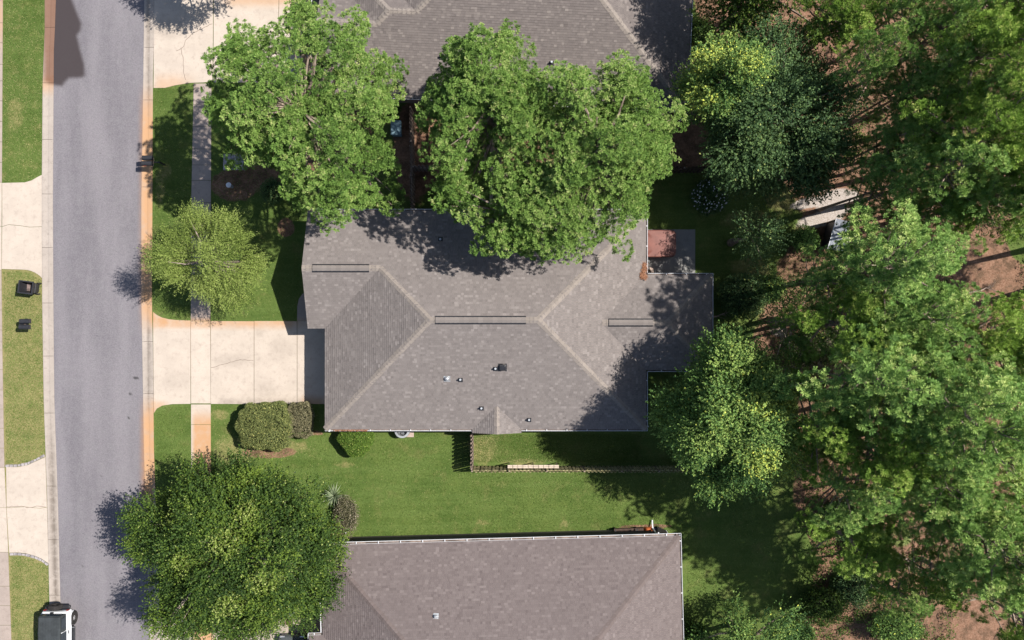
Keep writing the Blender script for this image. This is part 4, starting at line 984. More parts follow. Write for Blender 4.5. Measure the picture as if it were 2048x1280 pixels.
# metal shelter in the woods edge
a = [G(1672, 437, 1.7), G(1700, 443, 1.5), G(1690, 505, 1.3), G(1655, 497, 1.5)]
c = Vector((sum(p[0] for p in a)/4, sum(p[1] for p in a)/4, 0)); t = empty('metal_shelter', c, 'small shelter with grey corrugated metal roof at the edge of the woods', 'shelter')
A_ = [Vector(p)-c for p in a]; nseg = 12
for i in range(nseg):
    t0, t1 = i/nseg, (i+1)/nseg; p0, p1 = A_[0].lerp(A_[1], t0), A_[0].lerp(A_[1], t1); q0, q1 = A_[3].lerp(A_[2], t0), A_[3].lerp(A_[2], t1); m0, m1 = (p0+p1)/2+Vector((0,0,.035)), (q0+q1)/2+Vector((0,0,.035))
    b = MB(); dz = Vector((0,0,.012)); b.add([p0,m0,p1,q0,m1,q1,p0-dz,m0-dz,p1-dz,q0-dz,m1-dz,q1-dz], [(0,3,4,1),(1,4,5,2),(6,7,10,9),(7,8,11,10),(0,1,7,6),(1,2,8,7),(3,9,10,4),(4,10,11,5)]); b.build('roof_sheet', M['corrug'], t)
for p in A_: MB().box((p.x*.92, p.y*.92, p.z/2), (.08,.08,p.z-.02)).build('post', M['oldwood'], t)
MB().tube([A_[0]+Vector((0,0,.03)), A_[3]+Vector((0,0,.03))], .022, 6).build('edge_trim', M['white'], t)
b = MB(); b.add([(A_[0].x*.9,A_[0].y*.9,0),(A_[3].x*.9,A_[3].y*.9,0),(A_[3].x*.9,A_[3].y*.9,A_[3].z-.1),(A_[0].x*.9,A_[0].y*.9,A_[0].z-.1)], [(0,1,2,3)]); b.build('side_panel', M['black'], t)

# ------------------------------------------------------------------ vegetation
def rand_unit(g, n):
    v = g.normal(size=(n,3)); return v/np.linalg.norm(v, axis=1, keepdims=True)
def norm(v): return v/np.maximum(np.linalg.norm(v, axis=1, keepdims=True), 1e-9)
def tuft_mesh(name, P, D, rad, k, g, tint, width=.05):
    """needle tufts: k narrow blades fanning from each point about its direction"""
    n = len(P); u = norm(D[:,None,:].repeat(k,1).reshape(-1,3)*.75 + rand_unit(g, n*k)*.85)
    L = (rad*g.uniform(.7,1.15,n)).repeat(k)[:,None]*g.uniform(.75,1.1,(n*k,1)); p = P.repeat(k,0) + rand_unit(g, n*k)*.02
    s = norm(np.cross(u, np.array([0,0,1.]))+rand_unit(g, n*k)*.45)*width*.5
    tip = p+u*L; V = np.stack([p, tip+s, tip-s], 1).reshape(-1,3); F = np.arange(n*k*3).reshape(-1,3)
    t = np.clip(tint.repeat(k)+g.uniform(-.14,.14,n*k), 0, 1)
    return npmesh(name, V, F, {'tint': ('FACE', t)})
def leaf_mesh(name, P, A, g, L, Wd, tint, up=.8):
    """rhombic leaves lying along A, facing mostly upwards"""
    n = len(P); N = norm(rand_unit(g, n)+np.array([0,0,up])); B = norm(np.cross(N, A)); A = norm(np.cross(B, N))
    l = (L*g.uniform(.65,1.25,n))[:,None]*.5; w = (Wd*g.uniform(.7,1.2,n))[:,None]*.5; dr = np.array([0,0,-1])*l*.35
    V = np.stack([P-A*l, P+B*w+A*l*.1, P+A*l+dr, P-B*w+A*l*.1], 1).reshape(-1,3); F = np.arange(n*4).reshape(-1,4)
    return npmesh(name, V, F, {'tint': ('FACE', np.clip(tint, 0, 1))})
def outline_fn(poly, c, z, f=1.0):
    """radius as a function of angle, from a silhouette at height z"""
    q = np.array([G(x, y, z)[:2] for x, y in poly]) - np.array(c[:2]); m = []
    for i in range(len(q)):
        a, b = q[i], q[(i+1) % len(q)]
        for t in np.linspace(0, 1, 12, endpoint=False): m.append(a+(b-a)*t)
    m = np.array(m); an = np.arctan2(m[:,1], m[:,0]); r = np.hypot(m[:,0], m[:,1]); o = np.argsort(an); an, r = an[o], r[o]
    an = np.concatenate([an-2*np.pi, an, an+2*np.pi]); r = np.tile(r, 3)
    return lambda th: np.interp((np.asarray(th)+np.pi) % (2*np.pi)-np.pi, an, r)*f
def boughs(g, out, z_rim, z_top, n, br, low=.45, over=0.0, gap=.08, lobe=1.5):
    """bough centres over a dome with the given outline; returns centres, radii, outward directions"""
    i = np.arange(n); rad = np.sqrt((i+.5)/n); th = i*2.399963+g.uniform(-.25,.25,n)
    R_ = out(th)*(1+.08*np.sin(th*11+n)+.09*np.sin(th*19+2*n)); rr = br*g.uniform(.7,1.3,n); r = np.clip(rad*R_*g.uniform(.93,1.03,n), 0, np.maximum(R_-rr*.95-over, .1))
    z = z_rim + (z_top-z_rim)*(1-rad**2.0)**.75*g.uniform(.72,1.05,n) + g.uniform(-.5,.5,n)
    # lobes: boughs gather round a few main limbs, leaving shaded gaps between them
    Rm = float(np.mean(out(np.linspace(0, 6.28, 40)))); nl = max(4, int(Rm*Rm*np.pi/(6.0*br)))
    j = np.arange(nl); lr = np.sqrt((j+.6)/nl); lt = j*2.399963+g.uniform(-.4,.4,nl); LX = np.stack([lr*out(lt)*np.cos(lt), lr*out(lt)*np.sin(lt)], 1)*.9
    Q = np.stack([r*np.cos(th), r*np.sin(th)], 1); dd = np.hypot(Q[:,None,0]-LX[None,:,0], Q[:,None,1]-LX[None,:,1]); ni = dd.argmin(1); dm = dd.min(1); sl = Rm*np.sqrt(1/nl)
    Q = Q+(LX[ni]-Q)*.22; z = z + g.normal(0,.45,nl)[ni]*lobe + (1.0-(dm/sl)**1.5)*.8*lobe; r = np.hypot(Q[:,0], Q[:,1]); th = np.arctan2(Q[:,1], Q[:,0])
    C = np.stack([r*np.cos(th), r*np.sin(th), z], 1)
    kp = g.random(n) > gap; r, z, th, rad, rr = r[kp], z[kp], th[kp], rad[kp], rr[kp]; n = len(r); C = np.stack([r*np.cos(th), r*np.sin(th), z], 1)
    m = int(n*low); k = g.integers(0, n, m); C2 = C[k].copy(); C2[:,2] -= g.uniform(.8,2.2,m)*(.4+.6*rad[k]); C2[:,:2] *= g.uniform(.75,1.0,(m,1))
    C = np.concatenate([C, C2]); rr = np.concatenate([rr, rr[k]]); low_ = np.concatenate([np.zeros(n), np.ones(m)])
    D = norm(C*np.array([1,1,0]) + np.array([0,0,1.2])); return C, rr, D, low_
def trunk_mesh(g, C, z0, ztop, r0, frac=.6, lean=(0,0), gnarl=.15):
    mb = MB(); pts = [(lean[0]*t*t+gnarl*math.sin(3*t+1)*t*.6, lean[1]*t*t+gnarl*math.cos(4*t)*t*.6, lerp(0, ztop, t)) for t in np.linspace(0, 1, 7)]
    mb.tube(pts, [r0*1.25]+[r0*(1-.13*i) for i in range(1,7)], 9)
    for c in C[g.random(len(C)) < frac]:
        rad = math.hypot(c[0], c[1]); zs = max(z0, min(ztop-.4, c[2]-.35*rad-.3)); t = zs/ztop
        a = Vector((lean[0]*t*t, lean[1]*t*t, zs)); b = Vector(c); m = a.lerp(b, .55)+Vector((g.uniform(-.2,.2), g.uniform(-.2,.2), -.15))
        rl = .022+.018*rad**.8; mb.tube([a, m, b], [rl*1.3, rl*.8, .012], 5)
    return mb
def pine(label, loc, out, z_rim, z_top, nb, br, seed, m, tufts=46, k=30, rad=.19, group=None, width=.036, trunk=.22, tb=0.0, low=.45, gap=.08):
    g = np.random.default_rng(seed); C, rr, D, lo = boughs(g, out, z_rim, z_top, nb, br, low, rad*.3, gap)
    nt = np.maximum(6, (tufts*(rr/br)**1.6*np.where(lo>0,.6,1)).astype(int)); idx = np.repeat(np.arange(len(C)), nt); n = len(idx)
    o = rand_unit(g, n); o[:,2] = np.abs(o[:,2])*1.1-.15; o = norm(o)*g.uniform(.75,1.08,(n,1))
    # stretch each bough outwards, flatten it
    rad_dir = norm(C*np.array([1,1,0]))[idx]; w = rr[idx][:,None]
    P = C[idx] + o*w*np.array([1,1,.55]) + rad_dir*(o*rad_dir).sum(1, keepdims=True)*w*.45
    Dt = norm(o*.8+rad_dir*.45+np.array([0,0,.75]))
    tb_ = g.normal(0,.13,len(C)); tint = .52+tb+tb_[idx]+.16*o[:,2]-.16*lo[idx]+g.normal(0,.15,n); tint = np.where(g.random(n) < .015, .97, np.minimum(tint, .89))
    root = empty('pine_tree', loc, label, 'pine tree', group)
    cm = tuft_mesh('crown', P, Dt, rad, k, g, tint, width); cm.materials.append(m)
    tm = trunk_mesh(g, C, z_rim*.5, z_top-.6, trunk, .75).mesh('trunk', True); tm.materials.append(M['bark'])
    link('crown', cm, None, root); link('trunk', tm, None, root)
    return root
def broadleaf(label, loc, out, z_rim, z_top, nb, br, seed, m, leaves=420, L=.13, W=.07, name='broadleaf_tree', cat='tree', group=None, spray=9, trunk=.2, tb=0.0, low=.45, tip=.02, sp=.45, droop=.0, bark='bark', radial=.6, yellow=None, low_z=None):
    g = np.random.default_rng(seed); C, rr, D, lo = boughs(g, out, z_rim, z_top, nb, br, low, sp*.45)
    ns = np.maximum(3, (leaves/spray*(rr/br)**1.8*np.where(lo>0,.6,1)).astype(int)); idx = np.repeat(np.arange(len(C)), ns); n = len(idx)
    o = rand_unit(g, n); o[:,2] = np.abs(o[:,2])-.25; o = norm(o)*g.uniform(.35,1.0,(n,1)); rdir = norm(C*np.array([1,1,0]))[idx]
    P0 = C[idx] + o*rr[idx][:,None]*np.array([1,1,.65])
    sd = norm(o*.7+rdir*radial+np.array([0,0,.35-droop])+rand_unit(g,n)*.35)                 # twig direction
    t = np.tile(np.linspace(0,1,spray), n)[:,None]; q = np.repeat(np.arange(n), spray)
    P = P0[q]+sd[q]*t*sp*g.uniform(.8,1.2,(n,1))[q] + rand_unit(g, n*spray)*.045 + np.array([0,0,-1])*t*t*droop*.3
    side = norm(np.cross(sd[q], rand_unit(g, len(q)))); A = norm(sd[q]*.8+side*.8)
    bt = g.normal(0,.17,len(C)); st = g.normal(0,.09,n)
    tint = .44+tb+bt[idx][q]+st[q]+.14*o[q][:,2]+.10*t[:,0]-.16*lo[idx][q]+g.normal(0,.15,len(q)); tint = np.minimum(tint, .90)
    if yellow is not None:   # boughs that really carry yellow growth, given as x, y, radius about the trunk
        for yx, yy, yr in yellow:
            d = np.hypot(P[:,0]-yx, P[:,1]-yy); hit = (d < yr*g.uniform(.6,1.1,len(P))) & (g.random(len(P)) < .75); tint = np.where(hit, g.uniform(.80,1.0,len(P)), tint)
    tint = np.where(g.random(len(P)) < tip, .98, tint)
    root = empty(name, loc, label, cat, group)
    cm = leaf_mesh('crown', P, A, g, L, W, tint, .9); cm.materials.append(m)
    tm = trunk_mesh(g, C, z_rim*.35, z_top-.9, trunk, .38, gnarl=.3).mesh('trunk', True); tm.materials.append(M[bark])
    link('crown', cm, None, root); link('trunk', tm, None, root)
    return root
def disc(r, g=None, wob=.18, seed=0):
    ra = random.Random(seed); a = [ra.uniform(0, 6.28) for _ in range(4)]
    return lambda th: r*(1+wob*np.sin(2*th+a[0])*.5+wob*np.sin(3*th+a[1])*.5+wob*.6*np.sin(5*th+a[2])+wob*.4*np.sin(9*th+a[3]))
def at(px, py, z): x, y, _ = G(px, py, z); return (x, y, 0)

# the two big front pines
c = at(612, 232, 10.2)
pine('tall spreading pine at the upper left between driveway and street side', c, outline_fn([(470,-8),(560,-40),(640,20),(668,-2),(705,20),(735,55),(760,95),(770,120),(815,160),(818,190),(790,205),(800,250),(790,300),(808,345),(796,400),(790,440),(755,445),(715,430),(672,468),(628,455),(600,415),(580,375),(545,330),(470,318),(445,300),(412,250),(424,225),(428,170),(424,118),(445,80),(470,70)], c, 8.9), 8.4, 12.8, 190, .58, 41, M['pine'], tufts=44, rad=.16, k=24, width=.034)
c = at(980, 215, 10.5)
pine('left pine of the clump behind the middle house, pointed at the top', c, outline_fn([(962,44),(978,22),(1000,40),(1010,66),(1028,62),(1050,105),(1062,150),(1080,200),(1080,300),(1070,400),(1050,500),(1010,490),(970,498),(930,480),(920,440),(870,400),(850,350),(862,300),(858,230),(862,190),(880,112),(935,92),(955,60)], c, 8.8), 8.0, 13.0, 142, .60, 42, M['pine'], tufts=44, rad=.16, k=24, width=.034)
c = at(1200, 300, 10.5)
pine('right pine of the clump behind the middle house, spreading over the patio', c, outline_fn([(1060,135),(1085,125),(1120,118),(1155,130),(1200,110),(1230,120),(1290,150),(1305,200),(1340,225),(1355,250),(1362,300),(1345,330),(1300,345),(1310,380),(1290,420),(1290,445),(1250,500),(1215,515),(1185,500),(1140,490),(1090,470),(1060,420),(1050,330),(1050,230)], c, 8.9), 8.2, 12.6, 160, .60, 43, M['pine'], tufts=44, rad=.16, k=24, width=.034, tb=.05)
c = at(1040, 425, 8.8)
pine('lower front pine of the clump, hanging over the north roof slope', c, outline_fn([(1000,340),(1110,350),(1160,390),(1190,440),(1195,490),(1160,500),(1120,512),(1085,512),(1050,502),(1010,494),(970,502),(930,490),(915,455),(878,430),(862,395),(920,350)], c, 7.6), 7.0, 9.8, 66, .58, 44, M['pine'], tufts=44, rad=.16, k=24, width=.034)
# small light tree, lower left oak, right hand tree, dark tree, yellow tree
c = at(415, 520, 4.6)
broadleaf('round light green willow leaved tree over the sidewalk', c, outline_fn([(345,432),(380,425),(415,415),(445,410),(475,412),(495,435),(505,470),(533,510),(515,540),(505,580),(485,610),(460,625),(440,610),(400,612),(375,590),(350,575),(330,545),(318,520),(330,500),(305,485),(310,462)], c, 4.4), 3.3, 6.0, 90, .62, 51, M['myrtle'], leaves=520, L=.12, W=.038, spray=10, sp=.7, radial=1.15, tip=.012, bark='barkpale', tb=.04)
c = at(474, 1086, 6.2)
broadleaf('large dark oak at the lower left spreading over the street', c, outline_fn([(300,985),(322,955),(352,962),(400,938),(440,950),(472,918),(494,945),(540,945),(572,958),(592,985),(632,985),(658,1005),(668,1040),(665,1060),(672,1095),(690,1135),(660,1200),(640,1210),(620,1240),(560,1262),(520,1275),(480,1262),(440,1268),(390,1270),(350,1262),(310,1235),(262,1180),(255,1150),(240,1110),(270,1060),(290,1010)], c, 5.2, 1.07), 4.3, 8.4, 215, .85, 52, M['oak'], leaves=620, L=.125, W=.085, spray=8, sp=.6, radial=.35, tip=.02, tb=-.04, yellow=[(.2,.6,.9),(2.2,-1.2,1.0),(-2.4,-.8,.8),(1.0,2.0,.8),(-3.4,1.8,.7),(.4,-2.8,.9)], bark='barkpale')
c = at(1462, 830, 7.4)
broadleaf('leafy tree with yellow green tips beside the back corner of the middle house', c, outline_fn([(1385,680),(1405,650),(1450,660),(1480,690),(1520,720),(1560,770),(1580,800),(1575,860),(1600,900),(1605,950),(1580,985),(1545,990),(1500,1000),(1470,1012),(1440,1000),(1400,975),(1368,940),(1335,890),(1300,855),(1310,795),(1345,775),(1352,738),(1378,710)], c, 6.4, 1.0), 5.6, 10.4, 140, .85, 53, M['oak_y'], leaves=640, L=.14, W=.085, spray=8, sp=.6, radial=.35, tip=.01, yellow=[(3.0,-2.6,1.3),(2.4,.6,1.2),(.8,-2.0,1.0),(.6,1.0,.8)], tb=.0)
c = at(1545, 225, 8.5)
broadleaf('dark blue green broadleaf tree behind the top house', c, outline_fn([(1420,110),(1450,50),(1500,70),(1560,60),(1600,90),(1640,120),(1660,150),(1680,190),(1670,260),(1660,330),(1620,380),(1560,390),(1520,410),(1470,380),(1410,350),(1400,290),(1400,220),(1410,160)], c, 6.2), 5.2, 10.0, 120, .95, 54, M['oak_d'], leaves=520, L=.14, W=.09, spray=8, sp=.6, tip=.01)
c = at(1440, 165, 8.6)
broadleaf('tree with yellow tips overhanging the back corner of the top house', c, outline_fn([(1395,110),(1430,60),(1470,50),(1490,90),(1530,130),(1520,190),(1490,230),(1450,250),(1400,245),(1365,225),(1360,180),(1362,140),(1380,100)], c, 8.2), 6.6, 10.0, 46, .72, 55, M['oak_y'], leaves=560, L=.13, W=.085, spray=8, sp=.5, tip=.03, yellow=[(-1.2,1.0,.9),(-.2,1.4,.7),(-1.3,-1.0,.9),(.7,.3,.7)])
c = at(1625, 320, 7.5)
broadleaf('smaller dark broadleaf tree just above the sandy patch', c, disc(2.1, seed=8, wob=.3), 5.0, 8.4, 34, .75, 57, M['oak_d'], leaves=420, L=.14, W=.09, spray=8, sp=.6, tip=.02)
c = at(1505, 315, 6.5)
broadleaf('dark broadleaf tree overhanging the white blossomed shrub', c, disc(1.8, seed=9, wob=.3), 4.4, 7.4, 30, .75, 58, M['oak_d'], leaves=420, L=.13, W=.085, spray=8, sp=.6, tip=.02)
c = at(1475, 12, 7.0)
broadleaf('dull green tree at the top edge right of the top house', c, disc(2.4, seed=10, wob=.35), 4.6, 8.2, 36, .75, 59, M['oak'], leaves=300, L=.13, W=.08, spray=8, sp=.7, tip=.03, tb=-.08)
c = at(1560, -70, 9)
broadleaf('tree beyond the top edge shading the ground right of the top house', c, disc(3.6, seed=11, wob=.3), 6, 11, 70, .85, 60, M['oak'], leaves=300, L=.16, W=.10, spray=8)
c = at(1600, 640, 6.0)
broadleaf('thin pale green tree in the brown opening right of the back extension', c, disc(2.3, seed=15, wob=.4), 3.2, 6.6, 30, .6, 63, M['oak_y'], leaves=230, L=.12, W=.07, spray=7, sp=.8, tip=.02, tb=-.08)
c = at(1655, 735, 5.5)
broadleaf('thin brownish tree just left of the broad middle pine', c, disc(2.0, seed=16, wob=.4), 3.0, 6.0, 24, .6, 64, M['mauve'], leaves=230, L=.12, W=.07, spray=7, sp=.8, tip=.02, tb=-.05)
c = at(1505, 470, 5.2)
broadleaf('small loose tree casting dappled shade on the back yard by the patio', c, disc(1.7, seed=17, wob=.4), 3.4, 5.8, 16, .55, 65, M['oak_d'], leaves=200, L=.12, W=.07, spray=7, sp=.7, tip=.02)
c = at(1590, 155, 6.5)
broadleaf('thin brownish green tree between the sandy clearing and dark broadleaf tree', c, disc(1.7, seed=12, wob=.35), 4.0, 7.4, 22, .7, 61, M['mauve'], leaves=240, L=.12, W=.07, spray=7, sp=.7, tip=.05)
c = at(404, -118, 5.2)
broadleaf('tree beyond the top edge whose shadow falls on the top driveway', c, disc(3.0, seed=3), 3.6, 6.5, 60, .6, 56, M['oak'], leaves=300, L=.14, W=.08, spray=8)

# woodland pines: a few unlike crowns, copied with their trunks
protos = []
def copy_tree(o, loc, rz, s, label, group):
    r = o.copy(); col.objects.link(r); r.location = loc; r.rotation_euler.z = rz; r.scale = s; r['label'] = label; r['group'] = group
    for ch in o.children: c2 = ch.copy(); col.objects.link(c2); c2.parent = r
    return r
GP = 'pines of the woods on the right'
wood_pines = [ # px, py of the crown, radius px, top height, proto, words
 (1735,125,52,14,0,'narrow bright pine near the top, left of the woods clearing'),
 (1800,20,56,12,0,'pine crossing the top edge right of the sandy clearing'),
 (1880,60,60,14,1,'pine at the top edge, second from the right corner'),
 (1965,110,98,17,2,'bright spreading pine below the upper right corner'),
 (1680,45,72,11,2,'dull pine at the top edge right of the sandy clearing'),
 (1800,180,52,11,0,'low pine between the narrow bright pine and the slim pine'),
 (2000,-10,80,15,1,'pine crossing the top edge left of the corner pine'),
 (1915,190,72,14,1,'pine between the bright spreading pine and the loose twiggy pine'),
 (1820,290,56,12,1,'small pine just above the mid height pine of the upper woods'),
 (2045,30,84,16,2,'pine in the upper right corner'),
 (2048,200,90,17,0,'pine cut by the right edge below the corner pine'),
 (1845,165,62,13,0,'slim pine in the upper woods left of the bright spreading pine'),
 (1950,270,100,17,2,'loose pine in the upper right woods with bare twigs'),
 (1770,285,56,11,0,'low dull pine right of the dark broadleaf tree'),
 (1875,350,92,15,1,'mid height pine above the metal shelter to its right'),
 (2040,360,82,17,2,'pine at the right edge level with the metal shelter'),
 (1745,382,60,10.5,0,'low pine directly above the metal shelter'),
 (1885,425,58,13,2,'small bright pine crown above the straw clearing'),
 (1975,395,70,15,1,'dark pine above the straw clearing at the right'),
 (1780,540,112,16,1,'large pale pine right of the metal shelter'),
 (1650,560,64,11,0,'lower pine below the metal shelter'),
 (1700,650,88,14,2,'pine below the large pale pine, left side'),
 (1825,640,84,15,0,'pine at the lower right of the large pale pine'),
 (1960,680,84,14,2,'dull pine below the long trunk shadows'),
 (2040,720,76,15,1,'pine at the right edge below the trunk shadows'),
 (1730,760,116,16,1,'broad pine in the middle of the woods'),
 (1650,850,84,13,2,'dark pine touching the yellow tipped tree'),
 (1850,800,112,17,0,'tall pine right of the broad middle pine'),
 (1930,850,120,18,1,'largest bright pine with a ragged right side'),
 (1760,900,96,15,2,'bright pine below the broad middle pine'),
 (1700,980,66,13,0,'pale pine tip left of the bright lower group'),
 (1860,960,84,15,1,'pine below the largest bright pine'),
 (2030,930,80,15,2,'dark pine at the right edge below the largest bright pine'),
 (1965,1085,100,16,1,'blue green pine in the lower right woods'),
 (2045,1120,96,16,0,'pine at the right edge above the bottom corner'),
 (1715,1085,84,10,2,'dark low pine in the shade of the lower woods'),
 (1792,1180,50,10,0,'slim bright pine left of the straw path'),
 (2062,1245,84,15,2,'pine in the lower right corner'),
 (1890,1020,76,13,0,'soft pine just below and right of the largest bright group'),
 (1868,1150,60,11,2,'low pine between the straw path and the slim bright pine'),
]
for v in range(3):
    o = pine('x', (0,0,0), disc(3.2, seed=20+v, wob=.34), 8.8, 14.4 if v != 0 else 15.4, 66 if v != 0 else 56, .55, 70+v, M['pine_f'] if v != 2 else M['pine_y'], tufts=26, k=34, rad=.22, group=GP, trunk=.2, low=.18, gap=.26, width=.032)
    protos.append(o)
used = set(); ra = random.Random(12)
for px, py, r, ht, v, words in wood_pines:
    zc = ht*.80; loc = at(px, py, zc); k = (H-zc)/H/PX; s = r*k/3.2*1.08; sz = ht/14.0
    if v not in used:
        used.add(v); o = protos[v]; o.location = loc; o.rotation_euler.z = ra.uniform(0,6.28); o.scale = (s,s,sz); o['label'] = words
    else: copy_tree(protos[v], loc, ra.uniform(0,6.28), (s*ra.uniform(.95,1.05),s,sz), words, GP)

for x, y, a_, w in ((32.9,4.55,1.0,'pine beyond the right edge casting the upper of two long trunk shadows'), (32.8,1.85,1.35,'pine beyond the right edge casting the lower and thicker long trunk shadow')):
    o = copy_tree(protos[1], (x,y,0), 1.0, (a_,a_,1.15), w, GP)
# shrubs
def shrub(label, px, py, rx, ry, h, m, seed, n=9000, L=.07, W=.045, name='shrub', boxy=3.0, tb=0.0, tip=.03, loose=.06, bark=True, rz=0):
    g = np.random.default_rng(seed); zc = h*.75; c = at(px, py, zc); k = (H-zc)/H/PX; a, b = rx*k, ry*k
    u = rand_unit(g, n); u[:,2] = np.abs(u[:,2])*1.0-.35*(g.random(n) < .3); s = (np.abs(u[:,0])**boxy+np.abs(u[:,1])**boxy+np.abs(u[:,2])**boxy)**(-1/boxy)
    q = u*s[:,None]; lump = 1+.05*np.sin(q[:,0]*5+seed)+.05*np.sin(q[:,1]*6+1)+.04*np.sin(q[:,0]*11+q[:,1]*9)
    P = q*lump[:,None]*np.array([a,b,h*.5])*(1-loose*2*g.random((n,1))**2)+rand_unit(g,n)*loose*.5; P[:,2] = np.maximum(P[:,2]+h*.5, .05)
    tint = .45+tb+g.normal(0,.17,n); tint = np.where(g.random(n) < tip, .97, np.minimum(tint,.9))
    root = empty(name, c, label, 'shrub', rz=rz); cm = leaf_mesh('foliage', P, norm(u+rand_unit(g,n)*.8), g, L, W, tint, .3); cm.materials.append(m); link('foliage', cm, None, root)
    # dense inner twig body so that the hedge is not hollow
    mb = MB(); rings = []
    for zz, f in ((.08,.66),(.3,.80),(.6,.76),(.80,.5)):
        rings.append([(a*f*abs(math.cos(t))**(2/boxy)*math.copysign(1,math.cos(t)), b*f*abs(math.sin(t))**(2/boxy)*math.copysign(1,math.sin(t)), h*zz) for t in [2*math.pi*i/20 for i in range(20)]])
    mb.loft(rings); mb.build('stems', plain('shrub_inside', (.018,.022,.010), .95, .1) if 'shrub_inside' not in bpy.data.materials else bpy.data.materials['shrub_inside'], root)
    return root
shrub('large clipped rounded hedge shrub beside the driveway corner', 530, 853, 56, 46, 1.7, M['privet'], 81, 24000, .085, .055, 'hedge')
shrub('smaller squarish brownish clipped hedge against the garage corner', 601, 840, 24, 33, 1.3, M['privet_b'], 82, 11000, .065, .04, 'hedge', boxy=6)
shrub('round bright green clipped shrub by the side wall gutter', 710, 878, 35, 34, 1.5, M['round'], 83, 17000, .09, .055, boxy=2.2)
shrub('mauve tinged loose shrub in the bed below the yucca', 690, 1035, 24, 40, 1.4, M['mauve'], 84, 5500, .09, .05, boxy=2, loose=.3, tip=.05)
sw = shrub('dark shrub covered with small white blossoms behind the patio', 1422, 392, 36, 34, 1.8, M['oak_d'], 85, 9000, .09, .055, 'flowering_shrub', boxy=2, loose=.2)
g = np.random.default_rng(86); n = 110; u = rand_unit(g, n); u[:,2] = np.abs(u[:,2]); P = u*np.array([1.12,1.05,.95])+np.array([0,0,.95]); fm = leaf_mesh('blossoms', P, rand_unit(g,n), g, .10, .09, g.random(n), 1.5); fm.materials.append(M['flower']); o = link('blossoms', fm, None, sw); o['kind'] = 'stuff'
shrub('dark leafy shrub right of the patio and back extension', 1490, 590, 50, 42, 2.2, M['oak_d'], 87, 9000, .12, .075, boxy=2, loose=.35)
shrub('yellow green sprig topped shrub below the dark leafy shrub', 1545, 575, 30, 28, 1.8, M['oak_y'], 88, 4500, .11, .07, boxy=2, loose=.4)
shrub('dark glossy shrub in the lower woods by the shaded lawn', 1690, 1040, 42, 36, 2.4, M['oak_d'], 89, 8000, .13, .08, boxy=2, loose=.35, tip=.05)
shrub('low bushy shrub at the foot of the woods right of the shaded lawn', 1740, 1090, 34, 28, 1.6, M['oak'], 90, 5000, .12, .07, boxy=2, loose=.4)
shrub('bushy shrub beside the top house back corner', 1395, 60, 32, 30, 2.0, M['oak_y'], 91, 4000, .12, .07, boxy=2, loose=.4)
shrub('small dark foundation shrub beside the middle house front corner', 545, 380, 26, 24, 1.3, M['oak_d'], 92, 4000, .09, .05, boxy=2, loose=.3)
c = at(1500, 1300, 4.5)
broadleaf('small bright leaved tree crossing the bottom edge beside the bottom house', c, disc(2.5, seed=14, wob=.35), 2.8, 5.2, 34, .6, 62, M['oak_y'], leaves=330, L=.13, W=.08, spray=8, sp=.7, tip=.02)
shrub('leafy shrub at the bottom edge right of the bottom house corner', 1392, 1268, 20, 16, 1.2, M['oak'], 94, 4500, .12, .08, boxy=2, loose=.4)
shrub('bushy shrub between the bottom edge and the dark pines', 1600, 1272, 30, 22, 1.8, M['oak_y'], 95, 5500, .13, .08, boxy=2, loose=.4)
shrub('brownish bush under the pines right of the yellow tipped tree', 1640, 700, 50, 44, 2.4, M['oak'], 96, 6000, .12, .07, boxy=2, loose=.45)
shrub('spreading shrub in the shade between lower lawn and woods', 1650, 1215, 44, 34, 2.2, M['oak'], 98, 6000, .12, .07, boxy=2, loose=.4)
shrub('leafy low shrub below the slim bright pine at the bottom edge', 1800, 1262, 50, 28, 2.4, M['oak_y'], 100, 7000, .12, .07, boxy=2, loose=.45)
shrub('dark low shrub left of the slim bright pine in the lower woods', 1715, 1180, 40, 34, 2.0, M['oak_d'], 101, 6000, .12, .07, boxy=2, loose=.45)
shrub('small bright shrub just left of the metal shelter', 1612, 478, 24, 26, 1.6, M['pine_f'], 97, 3500, .12, .06, boxy=2, loose=.4)

def sword_plant(label, px, py, n, L, w, m, seed, name, cat, zc=.5, fan=False):
    g = random.Random(seed); root = empty(name, at(px, py, zc), label, cat)
    for i in range(n):
        a = i*2.39996+g.uniform(-.2,.2); el = R(g.uniform(12,75)) if not fan else R(g.uniform(15,55)); l = L*g.uniform(.75,1.1); d = Vector((math.cos(a)*math.cos(el), math.sin(a)*math.cos(el), math.sin(el))); s = Vector((-math.sin(a), math.cos(a), 0))
        mb = MB(); nrm = d.cross(s)
        if not fan:
            o0 = Vector((0,0,.35)); p = [o0, o0+d*l*.5, o0+d*l-Vector((0,0,l*.12))]
            mb.add([p[0]-s*w*.6, p[0]+s*w*.6, p[1]+s*w, p[1]-s*w, p[2], p[1]+nrm*.012], [(0,1,5),(1,2,5),(0,5,3),(3,5,4),(5,2,4)], g.random()*.9)
            mb.build('leaf', m, root, attr='tint')
        else:
            o0 = Vector((0,0,.2)); hub = o0+d*l*.55; st = [o0-s*.012, o0+s*.012, hub]; mb.add(st, [(0,1,2)], .2)
            for q in range(13):
                b_ = (q-6)/6*R(78); dd = (d*math.cos(b_)+s*math.sin(b_)).normalized(); tip_ = hub+dd*l*.55-Vector((0,0,.10)); ns = dd.cross(nrm).normalized()
                mb.add([hub, hub+dd*l*.3+ns*w, tip_, hub+dd*l*.3-ns*w], [(0,1,2,3)], g.random()*.9)
            mb.build('frond', m, root, attr='tint')
    return root
sword_plant('grey green yucca rosette at the edge of the oak beside the lawn', 668, 992, 60, .95, .028, M['yucca'], 1, 'yucca', 'yucca')
